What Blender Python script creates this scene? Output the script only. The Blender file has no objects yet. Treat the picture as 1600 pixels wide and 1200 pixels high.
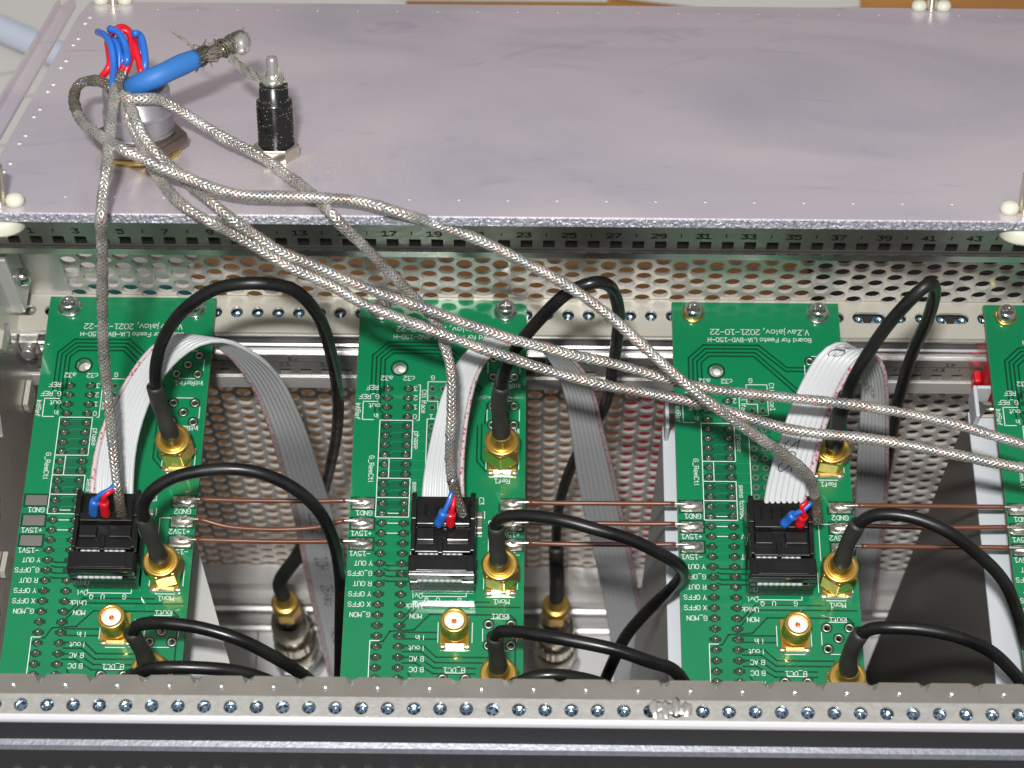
import bpy, math, random
from mathutils import Vector, Matrix
random.seed(7)
C = bpy.context.scene.collection
S = 0.01                      # all sizes below are millimetres; one Blender unit is 100 mm
R = math.radians
V = Vector
# ------------------------------------------------------------------ camera
CAM = V((117.66, -203.147, 441.587))
YAW, PIT, ROL, FPX = -0.0169123, 1.06583, -0.00543886, 3287.94
cf = V((math.sin(YAW)*math.cos(PIT), math.cos(YAW)*math.cos(PIT), -math.sin(PIT)))
r0 = V((math.cos(YAW), -math.sin(YAW), 0)); u0 = r0.cross(cf)
cr = math.cos(ROL)*r0 + math.sin(ROL)*u0; cu = -math.sin(ROL)*r0 + math.cos(ROL)*u0
cam_d = bpy.data.cameras.new('camera'); cam = bpy.data.objects.new('camera', cam_d); C.objects.link(cam)
m = Matrix((cr, cu, -cf)).transposed().to_4x4(); m.translation = CAM*S; cam.matrix_world = m
cam_d.sensor_width = 36; cam_d.lens = FPX/1600*36; cam_d.clip_start = 0.05; cam_d.clip_end = 200
cam_d.dof.use_dof = True; cam_d.dof.focus_distance = 4.75; cam_d.dof.aperture_fstop = 3.2
bpy.context.scene.camera = cam
# ------------------------------------------------------------------ light
W = bpy.data.worlds.new('World'); bpy.context.scene.world = W; W.use_nodes = True
bg = W.node_tree.nodes['Background']; bg.inputs[0].default_value = (0.92, 0.9, 0.95, 1); bg.inputs[1].default_value = 0.31
vs = bpy.context.scene.view_settings; vs.view_transform = 'Standard'; vs.look = 'None'; vs.exposure = 0; vs.gamma = 1
def lamp(name, kind, pos, target, energy, color=(1, 1, 1), **kw):
    d = bpy.data.lights.new(name, kind); d.energy = energy; d.color = color
    for k, v in kw.items(): setattr(d, k, v)
    o = bpy.data.objects.new(name, d); C.objects.link(o); o.location = V(pos)*S
    o.rotation_euler = (V(target)-V(pos)).to_track_quat('-Z', 'Y').to_euler(); return o
lamp('camera_flash', 'AREA', (84, -227, 637), (118, 30, 10), 505, (1, .985, .96), shape='RECTANGLE', size=.42, size_y=.2)
lamp('ceiling_fill', 'AREA', (250, -500, 1900), (100, 50, 0), 520, (1, .97, .94), shape='RECTANGLE', size=9, size_y=5)  # added soft fill, standing in for light off the ceiling
# ------------------------------------------------------------------ placing helpers
def ray(u, v): return cf + cr*((u-800)/FPX) - cu*((v-600)/FPX)
def at(u, v, z):              # the point of height z on the line of sight of a photograph pixel
    d = ray(u, v); return CAM + d*((z-CAM.z)/d.z)
PN = V((0, math.sin(R(31.5)), math.cos(R(31.5)))); PT = V((0, math.cos(R(31.5)), -math.sin(R(31.5)))); P0 = V((0, 40, 80))
def onp(u, v, h=0):           # the same, h above the tilted rear panel
    d = ray(u, v); return CAM + d*(((P0+PN*h-CAM).dot(PN))/d.dot(PN))
def pan(x, s, h=0): return V((x, 40, 80)) + PT*s + PN*h
# ------------------------------------------------------------------ materials
def mat(name, col, metal=0, rough=.5, bump=0, bscale=40, var=0, vscale=8, col2=None, coat=0, spec=.5, rvar=0, stretch=None, alpha=None, trans=0, bump2=None):
    m = bpy.data.materials.new(name); m.use_nodes = True; t = m.node_tree; N = t.nodes; L = t.links; b = N['Principled BSDF']
    b.inputs['Base Color'].default_value = (*col, 1); b.inputs['Metallic'].default_value = metal; b.inputs['Roughness'].default_value = rough
    b.inputs['Specular IOR Level'].default_value = spec; b.inputs['Coat Weight'].default_value = coat; b.inputs['Coat Roughness'].default_value = .06
    if trans: b.inputs['Transmission Weight'].default_value = trans
    tc = N.new('ShaderNodeTexCoord'); mp = N.new('ShaderNodeMapping'); L.new(tc.outputs['Object'], mp.inputs[0])
    if stretch: mp.inputs['Scale'].default_value = stretch
    def noise(s, det=4):
        n = N.new('ShaderNodeTexNoise'); n.inputs['Scale'].default_value = s; n.inputs['Detail'].default_value = det; L.new(mp.outputs[0], n.inputs[0]); return n
    if var or col2:
        n = noise(vscale); rp = N.new('ShaderNodeValToRGB'); rp.color_ramp.elements[0].position = .35; rp.color_ramp.elements[1].position = .65
        c2 = col2 or tuple(max(0, c*(1-var)) for c in col)
        rp.color_ramp.elements[0].color = (*c2, 1); rp.color_ramp.elements[1].color = (*col, 1)
        L.new(n.outputs[0], rp.inputs[0]); L.new(rp.outputs[0], b.inputs['Base Color'])
    if rvar:
        n = noise(vscale*1.7); mr = N.new('ShaderNodeMapRange'); mr.inputs[1].default_value = .3; mr.inputs[2].default_value = .7
        mr.inputs[3].default_value = max(.02, rough-rvar); mr.inputs[4].default_value = rough+rvar; L.new(n.outputs[0], mr.inputs[0]); L.new(mr.outputs[0], b.inputs['Roughness'])
    if bump:
        n = noise(bscale, 3); bp = N.new('ShaderNodeBump'); bp.inputs['Strength'].default_value = bump; bp.inputs['Distance'].default_value = .002
        L.new(n.outputs[0], bp.inputs['Height']); L.new(bp.outputs[0], b.inputs['Normal'])
    return m
G = {}
G['mask'] = mat('solder_mask_green', (.002, .215, .08), 0, .3, coat=1, var=.12, vscale=3)
G['trace'] = mat('trace_dark_green', (.001, .05, .022), 0, .35, coat=.5)
G['tracel'] = mat('trace_light_green', (.01, .27, .115), 0, .35, coat=.5)
G['silk'] = mat('silkscreen_white', (.78, .82, .80), 0, .6)
G['fr4'] = mat('board_edge', (.16, .2, .11), 0, .7)
G['solder'] = mat('solder', (.86, .83, .76), .85, .26, bump=.8, bscale=14, var=.35, vscale=9)
G['flux'] = mat('solder_pin', (.62, .62, .54), .8, .25, var=.65, vscale=20, bump=.3, bscale=20)
G['tin'] = mat('tinned_pad', (.5, .49, .44), 1, .42, var=.1)
G['gold'] = mat('gold_plating', (1.0, .64, .14), .9, .18, rvar=.08, vscale=6)
G['golddull'] = mat('brass_collar', (.86, .58, .15), .9, .32, rvar=.1, vscale=10, var=.2)
G['ptfe'] = mat('white_ptfe', (.84, .8, .78), 0, .45)
G['copper'] = mat('copper_contact', (.6, .2, .06), 1, .35)
G['black'] = mat('black_plastic', (.009, .009, .009), 0, .28, rvar=.08, vscale=8, bump=.15, bscale=30)
G['blackgloss'] = mat('black_gloss_plastic', (.006, .008, .008), 0, .12, coat=.4)
G['coax'] = mat('coax_jacket', (.006, .006, .007), 0, .34, rvar=.14, vscale=9, bump=.3, bscale=22, col2=(.013, .013, .012))
G['shrink'] = mat('heat_shrink', (.017, .019, .018), 0, .5, rvar=.1, vscale=8, bump=.3, bscale=14, col2=(.035, .036, .03))
G['braid'] = mat('tinned_braid', (.70, .68, .61), .7, .3, var=.45, vscale=16, rvar=.08, bump=.6, bscale=120)
G['braidold'] = mat('oxidised_braid', (.26, .24, .19), .6, .38, var=.35, vscale=26, bump=.8, bscale=90)
G['core'] = mat('cable_core', (.05, .05, .055), 0, .6)
G['red'] = mat('red_wire', (.65, .008, .02), 0, .35, coat=.2)
G['blue'] = mat('blue_wire', (.02, .14, .55), 0, .35, coat=.2)
G['blues'] = mat('blue_sleeve', (.03, .17, .50), 0, .55, bump=.3, bscale=10, var=.15)
G['brown'] = mat('brown_wire', (.17, .062, .034), 0, .3, coat=.3, var=.2, vscale=12)
G['alu'] = mat('bare_aluminium', (.72, .71, .68), .85, .3, bump=.15, bscale=60, rvar=.08, var=.1, vscale=4)
G['alub'] = mat('bright_aluminium', (.86, .85, .84), .9, .2, stretch=(.05, 1, 1), bump=.1, bscale=90)
G['aluw'] = mat('satin_chromate', (.62, .60, .52), .35, .42, bump=.25, bscale=70, var=.08, vscale=7)
G['striprail'] = mat('grained_rail_top', (.50, .49, .455), .55, .34, bump=.25, bscale=130, var=.14, vscale=60)
G['floorp'] = mat('pale_front_panel', (.80, .80, .79), .1, .4, var=.06, vscale=3)
G['maskdark'] = mat('solder_mask_over_bare_board', (.002, .125, .05), 0, .3, coat=1)
G['aluw2'] = mat('satin_rail', (.52, .50, .45), .6, .36, bump=.5, bscale=70, var=.15, vscale=12)
G['perf'] = mat('perforated_steel', (.64, .615, .57), .3, .25, var=.12, vscale=3)
G['wallw'] = mat('galvanised_inner', (.62, .61, .59), .25, .34, var=.1, vscale=2)
G['lip'] = mat('grey_brown_aluminium', (.25, .235, .205), .45, .33, bump=.12, bscale=80, var=.15, vscale=10)
G['bead'] = mat('highlight_bead', (.78, .77, .80), .4, .3)  # overexposed highlight of the bevel put into the pale colour
G['darkalu'] = mat('darkened_aluminium', (.028, .029, .030), 0, .5, bump=.25, bscale=60, spec=.25)  # rail metal with the dark room it reflects put into the base colour
G['ledge'] = mat('worn_edge', (.22, .23, .26), .4, .4, bump=.3, bscale=150, var=.2, vscale=90)
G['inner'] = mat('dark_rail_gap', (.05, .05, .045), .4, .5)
G['zinc'] = mat('blue_zinc', (.42, .56, .68), 1, .2, var=.3, vscale=20)
G['nickel'] = mat('nickel', (.72, .66, .54), 1, .16, rvar=.08, vscale=8)
G['steel'] = mat('steel_screw', (.75, .76, .77), 1, .16, rvar=.06, vscale=12)
G['washy'] = mat('yellow_washer', (.8, .6, .2), 1, .25)
G['conn'] = mat('matt_chrome', (.50, .50, .53), .8, .36, bump=.1, bscale=60)
G['nutdull'] = mat('dull_nickel', (.38, .32, .26), 1, .3, var=.35, vscale=8)
G['whitepl'] = mat('cream_nylon', (.60, .61, .50), 0, .45)
G['rib'] = mat('ribbon_grey', (.56, .58, .59), 0, .42, bump=.1, bscale=20)
G['ink'] = mat('black_ink', (.02, .02, .02), 0, .6)
G['inkg'] = mat('grey_ink', (.10, .10, .11), 0, .6)
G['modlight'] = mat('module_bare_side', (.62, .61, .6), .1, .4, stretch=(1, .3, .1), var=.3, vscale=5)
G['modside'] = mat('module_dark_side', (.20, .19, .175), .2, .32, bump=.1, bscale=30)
G['modlip'] = mat('module_grey_paint', (.55, .58, .62), 0, .5, bump=.1, bscale=30)
G['redpl'] = mat('red_plastic', (.6, .01, .02), 0, .35)
G['paper'] = mat('paper', (.66, .64, .60), 0, .8, var=.04, vscale=1)
G['wood'] = mat('table_wood', (.50, .235, .06), 0, .5, stretch=(.4, 3, 1), var=.25, vscale=3, bump=.2, bscale=30)
G['teal'] = mat('teal_cover', (.0, .16, .16), 0, .5)
G['darkobj'] = mat('dark_case', (.012, .011, .010), 0, .6)
G['wcable'] = mat('white_cable_jacket', (.62, .68, .80), 0, .4)
G['brass'] = mat('brass_dust', (.62, .54, .30), .4, .5)
G['pline'] = mat('grey_print', (.42, .42, .40), 0, .8)

# rear panel: brushed aluminium with iridescent passivation film and finger smudges
def panel_mat():
    m = bpy.data.materials.new('passivated_aluminium'); m.use_nodes = True; t = m.node_tree; N = t.nodes; L = t.links; b = N['Principled BSDF']
    tc = N.new('ShaderNodeTexCoord'); mp = N.new('ShaderNodeMapping'); mp.inputs['Scale'].default_value = (.55, 1.1, 1); L.new(tc.outputs['Object'], mp.inputs[0])
    n1 = N.new('ShaderNodeTexNoise'); n1.inputs['Scale'].default_value = 1.3; n1.inputs['Detail'].default_value = 5; n1.inputs['Distortion'].default_value = .7; L.new(mp.outputs[0], n1.inputs[0])
    r1 = N.new('ShaderNodeValToRGB'); e = r1.color_ramp.elements; e[0].position = .3; e[0].color = (.54, .51, .59, 1); e[1].position = .72; e[1].color = (.77, .74, .76, 1)
    x = r1.color_ramp.elements.new(.43); x.color = (.67, .62, .69, 1); x = r1.color_ramp.elements.new(.56); x.color = (.77, .70, .745, 1); L.new(n1.outputs[0], r1.inputs[0])
    n2 = N.new('ShaderNodeTexNoise'); n2.inputs['Scale'].default_value = 5; n2.inputs['Detail'].default_value = 2; n2.inputs['Distortion'].default_value = 2.5; L.new(mp.outputs[0], n2.inputs[0])
    r2 = N.new('ShaderNodeValToRGB'); r2.color_ramp.elements[0].position = .26; r2.color_ramp.elements[0].color = (.87, .86, .92, 1); r2.color_ramp.elements[1].position = .36; r2.color_ramp.elements[1].color = (1, 1, 1, 1)
    L.new(n2.outputs[0], r2.inputs[0])
    mx = N.new('ShaderNodeMixRGB'); mx.blend_type = 'MULTIPLY'; mx.inputs[0].default_value = 1; L.new(r1.outputs[0], mx.inputs[1]); L.new(r2.outputs[0], mx.inputs[2]); L.new(mx.outputs[0], b.inputs['Base Color'])
    b.inputs['Metallic'].default_value = .48; b.inputs['Roughness'].default_value = .36
    w = N.new('ShaderNodeTexNoise'); mp2 = N.new('ShaderNodeMapping'); mp2.inputs['Scale'].default_value = (60, 1.2, 1); L.new(tc.outputs['Object'], mp2.inputs[0]); L.new(mp2.outputs[0], w.inputs[0]); w.inputs['Scale'].default_value = 1.5
    bp = N.new('ShaderNodeBump'); bp.inputs['Strength'].default_value = .22; bp.inputs['Distance'].default_value = .002; L.new(w.outputs[0], bp.inputs['Height']); L.new(bp.outputs[0], b.inputs['Normal'])
    mr = N.new('ShaderNodeMapRange'); mr.inputs[3].default_value = .18; mr.inputs[4].default_value = .36; L.new(n2.outputs[0], mr.inputs[0]); L.new(mr.outputs[0], b.inputs['Roughness'])
    return m
G['panel'] = panel_mat()
G['cut'] = mat('sawn_edge', (.55, .56, .60), .6, .35, bump=2, bscale=160, col2=(.24, .25, .30), vscale=140)
def dotted():
    m = bpy.data.materials.new('ribbon_red_mark'); m.use_nodes = True; t = m.node_tree; N = t.nodes; L = t.links; b = N['Principled BSDF']
    tc = N.new('ShaderNodeTexCoord'); n = N.new('ShaderNodeTexVoronoi'); n.inputs['Scale'].default_value = 110; L.new(tc.outputs['Object'], n.inputs[0])
    r = N.new('ShaderNodeValToRGB'); r.color_ramp.elements[0].position = .28; r.color_ramp.elements[0].color = (.5, .07, .12, 1); r.color_ramp.elements[1].position = .42; r.color_ramp.elements[1].color = (.55, .48, .49, 1)
    L.new(n.outputs['Distance'], r.inputs[0]); L.new(r.outputs[0], b.inputs['Base Color']); b.inputs['Roughness'].default_value = .45; return m
G['mark'] = dotted()
# ------------------------------------------------------------------ mesh builder
class M:
    def __init__(s): s.v = []; s.f = []; s.sm = []
    def add(s, vs, fs, smooth=False):
        o = len(s.v); s.v += [V(p) for p in vs]; s.f += [tuple(i+o for i in f) for f in fs]; s.sm += [smooth]*len(fs); return s
    def box(s, x0, x1, y0, y1, z0, z1):
        vs = [(x, y, z) for z in (z0, z1) for y in (y0, y1) for x in (x0, x1)]
        return s.add(vs, [(0, 2, 3, 1), (4, 5, 7, 6), (0, 1, 5, 4), (2, 6, 7, 3), (0, 4, 6, 2), (1, 3, 7, 5)])
    def extr(s, prof, x0, x1):          # closed (y,z) profile drawn counter-clockwise, extruded along X
        n = len(prof); vs = [(x0, *p) for p in prof]+[(x1, *p) for p in prof]
        fs = [(i, (i+1) % n, n+(i+1) % n, n+i) for i in range(n)]+[tuple(range(n))[::-1], tuple(range(n, 2*n))]
        return s.add(vs, fs)
    def lathe(s, prof, c=(0, 0, 0), ax=(0, 0, 1), n=20, smooth=True, knurl=None):   # prof [(r,h)]
        ax = V(ax).normalized(); q = ax.to_track_quat('Z', 'Y'); c = V(c); vs = []; fs = []
        for k, (r, h) in enumerate(prof):
            for i in range(n):
                rr = r*(1+(.04 if knurl and k in knurl and i % 2 else 0)); a = 2*math.pi*i/n; vs.append(c+q @ V((rr*math.cos(a), rr*math.sin(a), h)))
        for k in range(len(prof)-1):
            for i in range(n): j = (i+1) % n; fs.append((k*n+i, k*n+j, (k+1)*n+j, (k+1)*n+i))
        o = len(prof)
        if prof[0][0] > .001: fs.append(tuple(range(n))[::-1])
        if prof[-1][0] > .001: fs.append(tuple(range((o-1)*n, o*n)))
        return s.add(vs, fs, smooth)
    def tube(s, path, r, n=10, smooth=True, caps=True):
        fr = frames(path); vs = []; fs = []
        for k, (p, t, a, b) in enumerate(fr):
            rr = r(k/(len(fr)-1)) if callable(r) else r
            for i in range(n): q = 2*math.pi*i/n; vs.append(p+a*(rr*math.cos(q))+b*(rr*math.sin(q)))
        for k in range(len(fr)-1):
            for i in range(n): j = (i+1) % n; fs.append((k*n+i, k*n+j, (k+1)*n+j, (k+1)*n+i))
        if caps: fs += [tuple(range(n))[::-1], tuple(range((len(fr)-1)*n, len(fr)*n))]
        return s.add(vs, fs, smooth)
    def xf(s, mtx): s.v = [mtx @ p for p in s.v]; return s
    def blob(s, c, rx, ry, rz, n=12, rough=.12, seed=0):
        rnd = random.Random(seed); vs = []; fs = []; c = V(c); rings = 5
        for k in range(rings):
            h = math.sin(k/(rings-1)*math.pi/2*.98); w = math.cos(k/(rings-1)*math.pi/2*.98)**.6
            for i in range(n):
                a = 2*math.pi*i/n; e = 1+rnd.uniform(-rough, rough); vs.append(c+V((rx*w*e*math.cos(a), ry*w*e*math.sin(a), rz*h*(1+rnd.uniform(-rough, rough)))))
        for k in range(rings-1):
            for i in range(n): j = (i+1) % n; fs.append((k*n+i, k*n+j, (k+1)*n+j, (k+1)*n+i))
        fs.append(tuple(range((rings-1)*n, rings*n))); return s.add(vs, fs, True)
def spline(pts, step=1.0):
    P = [V(p) for p in pts]
    if len(P) == 2:
        n = max(2, int((P[1]-P[0]).length/step)); return [P[0].lerp(P[1], i/n) for i in range(n+1)]
    P = [P[0]*2-P[1]]+P+[P[-1]*2-P[-2]]; out = []
    for i in range(1, len(P)-2):
        a, b, c, d = P[i-1:i+3]; n = max(2, int((c-b).length/step))
        t0, t1, t2, t3 = 0, max((b-a).length, 1e-3)**.5, 0, 0; t2 = t1+max((c-b).length, 1e-3)**.5; t3 = t2+max((d-c).length, 1e-3)**.5
        for k in range(n):
            t = t1+(t2-t1)*k/n
            A1 = a*((t1-t)/(t1-t0))+b*((t-t0)/(t1-t0)); A2 = b*((t2-t)/(t2-t1))+c*((t-t1)/(t2-t1)); A3 = c*((t3-t)/(t3-t2))+d*((t-t2)/(t3-t2))
            B1 = A1*((t2-t)/(t2-t0))+A2*((t-t0)/(t2-t0)); B2 = A2*((t3-t)/(t3-t1))+A3*((t-t1)/(t3-t1))
            out.append(B1*((t2-t)/(t2-t1))+B2*((t-t1)/(t2-t1)))
    out.append(P[-2]); return out
def smooth_path(p, it=2):
    for _ in range(it): p = [p[0]]+[(p[i-1]+p[i]*2+p[i+1])/4 for i in range(1, len(p)-1)]+[p[-1]]
    return p
def frames(path):
    fr = []; a = None
    for k, p in enumerate(path):
        t = (path[min(k+1, len(path)-1)]-path[max(k-1, 0)]).normalized()
        if a is None: a = t.orthogonal().normalized()
        a = (a-t*a.dot(t)).normalized(); fr.append((p, t, a, t.cross(a)))
    return fr
def obj(name, m, material, parent=None, bevel=0, kind=None):
    me = bpy.data.meshes.new(name); o0 = org(parent)
    me.from_pydata([((p-o0)*S)[:] for p in m.v], [], m.f); me.polygons.foreach_set('use_smooth', m.sm)
    me.materials.append(G[material]); me.update()
    o = bpy.data.objects.new(name, me); C.objects.link(o)
    if parent: o.parent = parent
    if kind: o['kind'] = kind
    if bevel:
        b = o.modifiers.new('bevel', 'BEVEL'); b.width = bevel*S; b.segments = 2; b.limit_method = 'ANGLE'
    return o
def org(o):
    p = V((0, 0, 0))
    while o is not None:
        if '_o' in o: p += V(o['_o'])
        o = o.parent
    return p
def thing(name, label, cat, loc=(0, 0, 0), group=None):
    o = bpy.data.objects.new(name, None); C.objects.link(o); o.empty_display_size = .05; o.location = V(loc)*S; o['_o'] = list(V(loc))
    o['label'] = label; o['category'] = cat
    if group: o['group'] = group
    return o
def top(o, label, cat, group=None):
    o['label'] = label; o['category'] = cat
    if group: o['group'] = group
    return o
def inst(o, parent, dx):                # an alike piece sharing its mesh, shifted within its parent
    c = o.copy(); C.objects.link(c); c.parent = parent; c.location = o.location+V(dx)*S; return c
def holed(outer, holes, z0, z1):        # flat plate in XY with real holes
    cu_ = bpy.data.curves.new('t', 'CURVE'); cu_.dimensions = '2D'; cu_.fill_mode = 'BOTH'; cu_.extrude = (z1-z0)/2
    for poly in [outer]+holes:
        sp = cu_.splines.new('POLY'); sp.points.add(len(poly)-1); sp.use_cyclic_u = True
        for i, p in enumerate(poly): sp.points[i].co = (p[0], p[1], 0, 1)
    m = from_curve(cu_); mm = M(); mm.add([(v.x, v.y, v.z+(z0+z1)/2) for v in m[0]], m[1]); return mm
def from_curve(c):
    o = bpy.data.objects.new('t', c); C.objects.link(o); dg = bpy.context.evaluated_depsgraph_get(); dg.update()
    me = o.evaluated_get(dg).to_mesh(); vs = [v.co.copy() for v in me.vertices]; fs = [tuple(p.vertices) for p in me.polygons]
    o.evaluated_get(dg).to_mesh_clear(); bpy.data.objects.remove(o); bpy.data.curves.remove(c); return vs, fs
GL = {k: [[(int(p[0]), {'a': -1, 'b': -2}.get(p[1], 0) if p[1] in 'ab' else int(p[1])) for p in q.split()] for q in v.split(';')] for k, v in {
 'A': '00 26 40;12 32', 'B': '00 06 36 45 44 33 03;33 42 41 30 00', 'C': '45 36 16 05 01 10 30 41', 'D': '00 06 26 44 42 20 00', 'E': '40 00 06 46;03 33', 'F': '00 06 46;03 33', 'G': '45 36 16 05 01 10 30 41 43 23', 'H': '00 06;40 46;03 43',
 'I': '10 16', 'L': '06 00 40', 'M': '00 06 23 46 40', 'N': '00 06 40 46', 'O': '10 01 05 16 36 45 41 30 10', 'P': '00 06 36 45 44 33 03', 'Q': '10 01 05 16 36 45 41 30 10;22 40', 'R': '00 06 36 45 44 33 03;23 40', 'S': '01 10 30 41 42 33 13 04 05 16 36 45',
 'T': '06 46;26 20', 'U': '06 01 10 30 41 46', 'V': '06 20 46', 'W': '06 10 24 30 46', 'X': '00 46;06 40', 'Y': '06 23 46;23 20', 'Z': '06 46 00 40',
 'a': '14 34 43 40 10 01 12 42', 'c': '34 14 03 01 10 30', 'd': '46 40 10 01 03 14 44', 'e': '02 42 43 34 14 03 01 10 30', 'f': '36 26 15 10;04 34', 'h': '06 00;03 14 34 43 40', 'i': '10 14;16 15', 'j': '1b 2a 24;26 25', 'k': '06 00;34 02 30', 'l': '16 11 20',
 'm': '00 04 14 23 20;23 34 43 40', 'n': '00 04 24 33 30', 'o': '10 01 03 14 34 43 41 30 10', 'p': '0b 04 34 43 41 30 00', 'r': '00 04;02 14 24', 's': '00 30 41 32 12 03 14 44', 't': '16 11 20 30;04 34', 'u': '04 01 10 40 44', 'v': '04 20 44',
 '0': '10 01 05 16 36 45 41 30 10', '1': '05 16 26 20;00 40', '2': '05 16 36 45 44 00 40', '3': '06 46 23 33 42 41 30 10 01', '4': '30 36 02 42', '5': '46 06 04 34 43 41 30 10 01', '6': '36 16 05 01 10 30 41 43 34 04', '7': '06 46 10', '8': '13 04 05 16 36 45 44 33 13 02 01 10 30 41 42 33', '9': '10 30 41 45 36 16 05 04 13 43',
 '.': '00 10', ',': '10 1a 0b', '-': '03 43', '_': '0a 4a', '+': '03 43;21 25'}.items()}
def text(m, st, x, y, z, size, rot=180, align='CENTER', fn=None, sx=1, w=.16):
    a = R(rot); k = size/6; adv = []; X = 0
    for ch in st:
        adv.append(X); X += 3 if ch == ' ' else max(p[0] for q in GL[ch] for p in q)+1.35
    tot = (X-1.35)*k*sx; off = {'CENTER': -tot/2, 'LEFT': 0, 'RIGHT': -tot}[align]
    for ch, ax_ in zip(st, adv):
        for q in GL.get(ch, []):
            pts = [V(((p[0]+ax_)*k*sx+off, (p[1]-3)*k, 0)) for p in q]
            for p0_, p1_ in zip(pts, pts[1:]):
                d = (p1_-p0_)
                if d.length < 1e-6: continue
                d.normalize(); n = V((-d.y, d.x, 0))*(w/2); e = d*(w*.4); qs = []
                for c_ in (p0_-e-n, p1_+e-n, p1_+e+n, p0_-e+n):
                    g0 = (x+c_.x*math.cos(a)-c_.y*math.sin(a), y+c_.x*math.sin(a)+c_.y*math.cos(a)); qs.append(fn(*g0) if fn else V((g0[0], g0[1], z)))
                m.add(qs, [(0, 1, 2, 3)])
def circ(x, y, r, n=16, ry=None): return [(x+r*math.cos(2*math.pi*i/n), y+(ry or r)*math.sin(2*math.pi*i/n)) for i in range(n)]
def line(m, pts, w, z, close=False):
    P = [V((p[0], p[1], 0)) for p in pts]
    if close: P.append(P[0])
    for a, b in zip(P, P[1:]):
        d = (b-a)
        if d.length < 1e-6: continue
        d.normalize(); n = V((-d.y, d.x, 0))*(w/2); e = d*(w*.35)
        m.add([V((q.x, q.y, z)) for q in (a-e-n, b+e-n, b+e+n, a-e+n)], [(0, 1, 2, 3)])
# ================================================================== SETTING
t = M(); t.box(-900, 1100, -78, 1300, -260, -232); o = obj('table_surface', t, 'wood'); o['kind'] = 'structure'
# ================================================================== SUBRACK CASE
case = thing('subrack_case', 'open aluminium card cage with slotted rails and perforated wall around the green boards', 'equipment case', (110, 0, -195))
XL, XR = -12, 268
# perforated far wall
pw = M(); dx, dz, rr, NS = 4.33, 5.0, 2.0, 12
def rectpt(a, hx, hz):
    c_, s_ = math.cos(a), math.sin(a); k = min(hx/abs(c_) if abs(c_) > 1e-6 else 9e9, hz/abs(s_) if abs(s_) > 1e-6 else 9e9); return c_*k, s_*k
ANG = sorted(set([round(2*math.pi*i/NS, 6) for i in range(NS)]+[round((math.atan2(dz*b, dx*a)) % (2*math.pi), 6) for a in (1, -1) for b in (1, -1)]))
YW = 66.0
for ci in range(60):
    x = 6.6+ci*dx; z = 18.7-(dz/2 if ci % 2 else 0)
    ztop = z+dz*1.5
    pw.box(x-dx/2, x+dx/2, YW, YW+1, ztop, 34)
    zz = z+dz
    while zz > -172:
        n = len(ANG); vs = []
        for a in ANG: vs.append((x+rr*math.cos(a), YW, zz+rr*math.sin(a)))
        for a in ANG: q = rectpt(a, dx/2, dz/2); vs.append((x+q[0], YW, zz+q[1]))
        for a in ANG: vs.append((x+rr*math.cos(a), YW+.95, zz+rr*math.sin(a)))
        for a in ANG: q = rectpt(a, dx/2, dz/2); vs.append((x+q[0], YW+.95, zz+q[1]))
        fs = []
        for i in range(n):
            j = (i+1) % n; fs += [(i, j, n+j, n+i), (i, 2*n+i, 2*n+j, j), (2*n+i, 3*n+i, 3*n+j, 2*n+j)]
        pw.add(vs, fs); zz -= dz
    pw.box(x-dx/2, x+dx/2, YW, YW+1, -196, zz+dz/2)
obj('perforated_cover', pw, 'perf', case)
for q in ((XL, 6.6-dx/2), (6.6+59.5*dx, XR+10)): pl = M(); pl.box(q[0], q[1], YW, YW+1, -196, 34); obj('cover_margin', pl, 'wallw', case)
# upper far rail: lettered face, square holes, lips
def sqhole(x, y, w, h): return [(x-w/2, y-h/2), (x+w/2, y-h/2), (x+w/2, y+h/2), (x-w/2, y+h/2)]
def to_wall(m, y): m.v = [V((p.x, y+p.z, p.y)) for p in m.v]; m.f = [f[::-1] for f in m.f]; return m
fr = holed([(XL, 33.4), (XR, 33.4), (XR, 50), (XL, 50)], [sqhole(5.0+5.08*k, 38.0, 2.7, 2.9) for k in range(-2, 50)], 0, 1.2)
obj('far_rail_face', to_wall(fr, 56.4), 'aluw2', case)
fb = M(); fb.extr([(57.8, 50), (57.8, 48.5), (70, 48.5), (70, 50)][::-1], XL, XR); fb.extr([(57.7, 32.4), (66, 31.4), (66, 33.9), (57.7, 33.9)], XL, XR); fb.box(XL, XR, 60.2, 61, 34, 48.4)
obj('far_rail_body', fb, 'aluw2', case)
fl = M(); fl.box(XL, XR, 55.5, 56.3, 33.3, 35.6); obj('far_rail_lip', fl, 'alu', case)
tx = M()
for n in range(1, 52):
    X = 4.4+5.08*(n-1)
    f = lambda a, b: V((a, 56.35, b))
    if n % 2: text(tx, str(n), X, 41.7, 0, 1.75, 0, fn=f, sx=1.15, w=.34)
    else: tx.box(X-.12, X+.12, 56.3, 56.38, 41.2, 42.5)
obj('position_numbers', tx, 'ink', case, kind='stuff')
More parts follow.
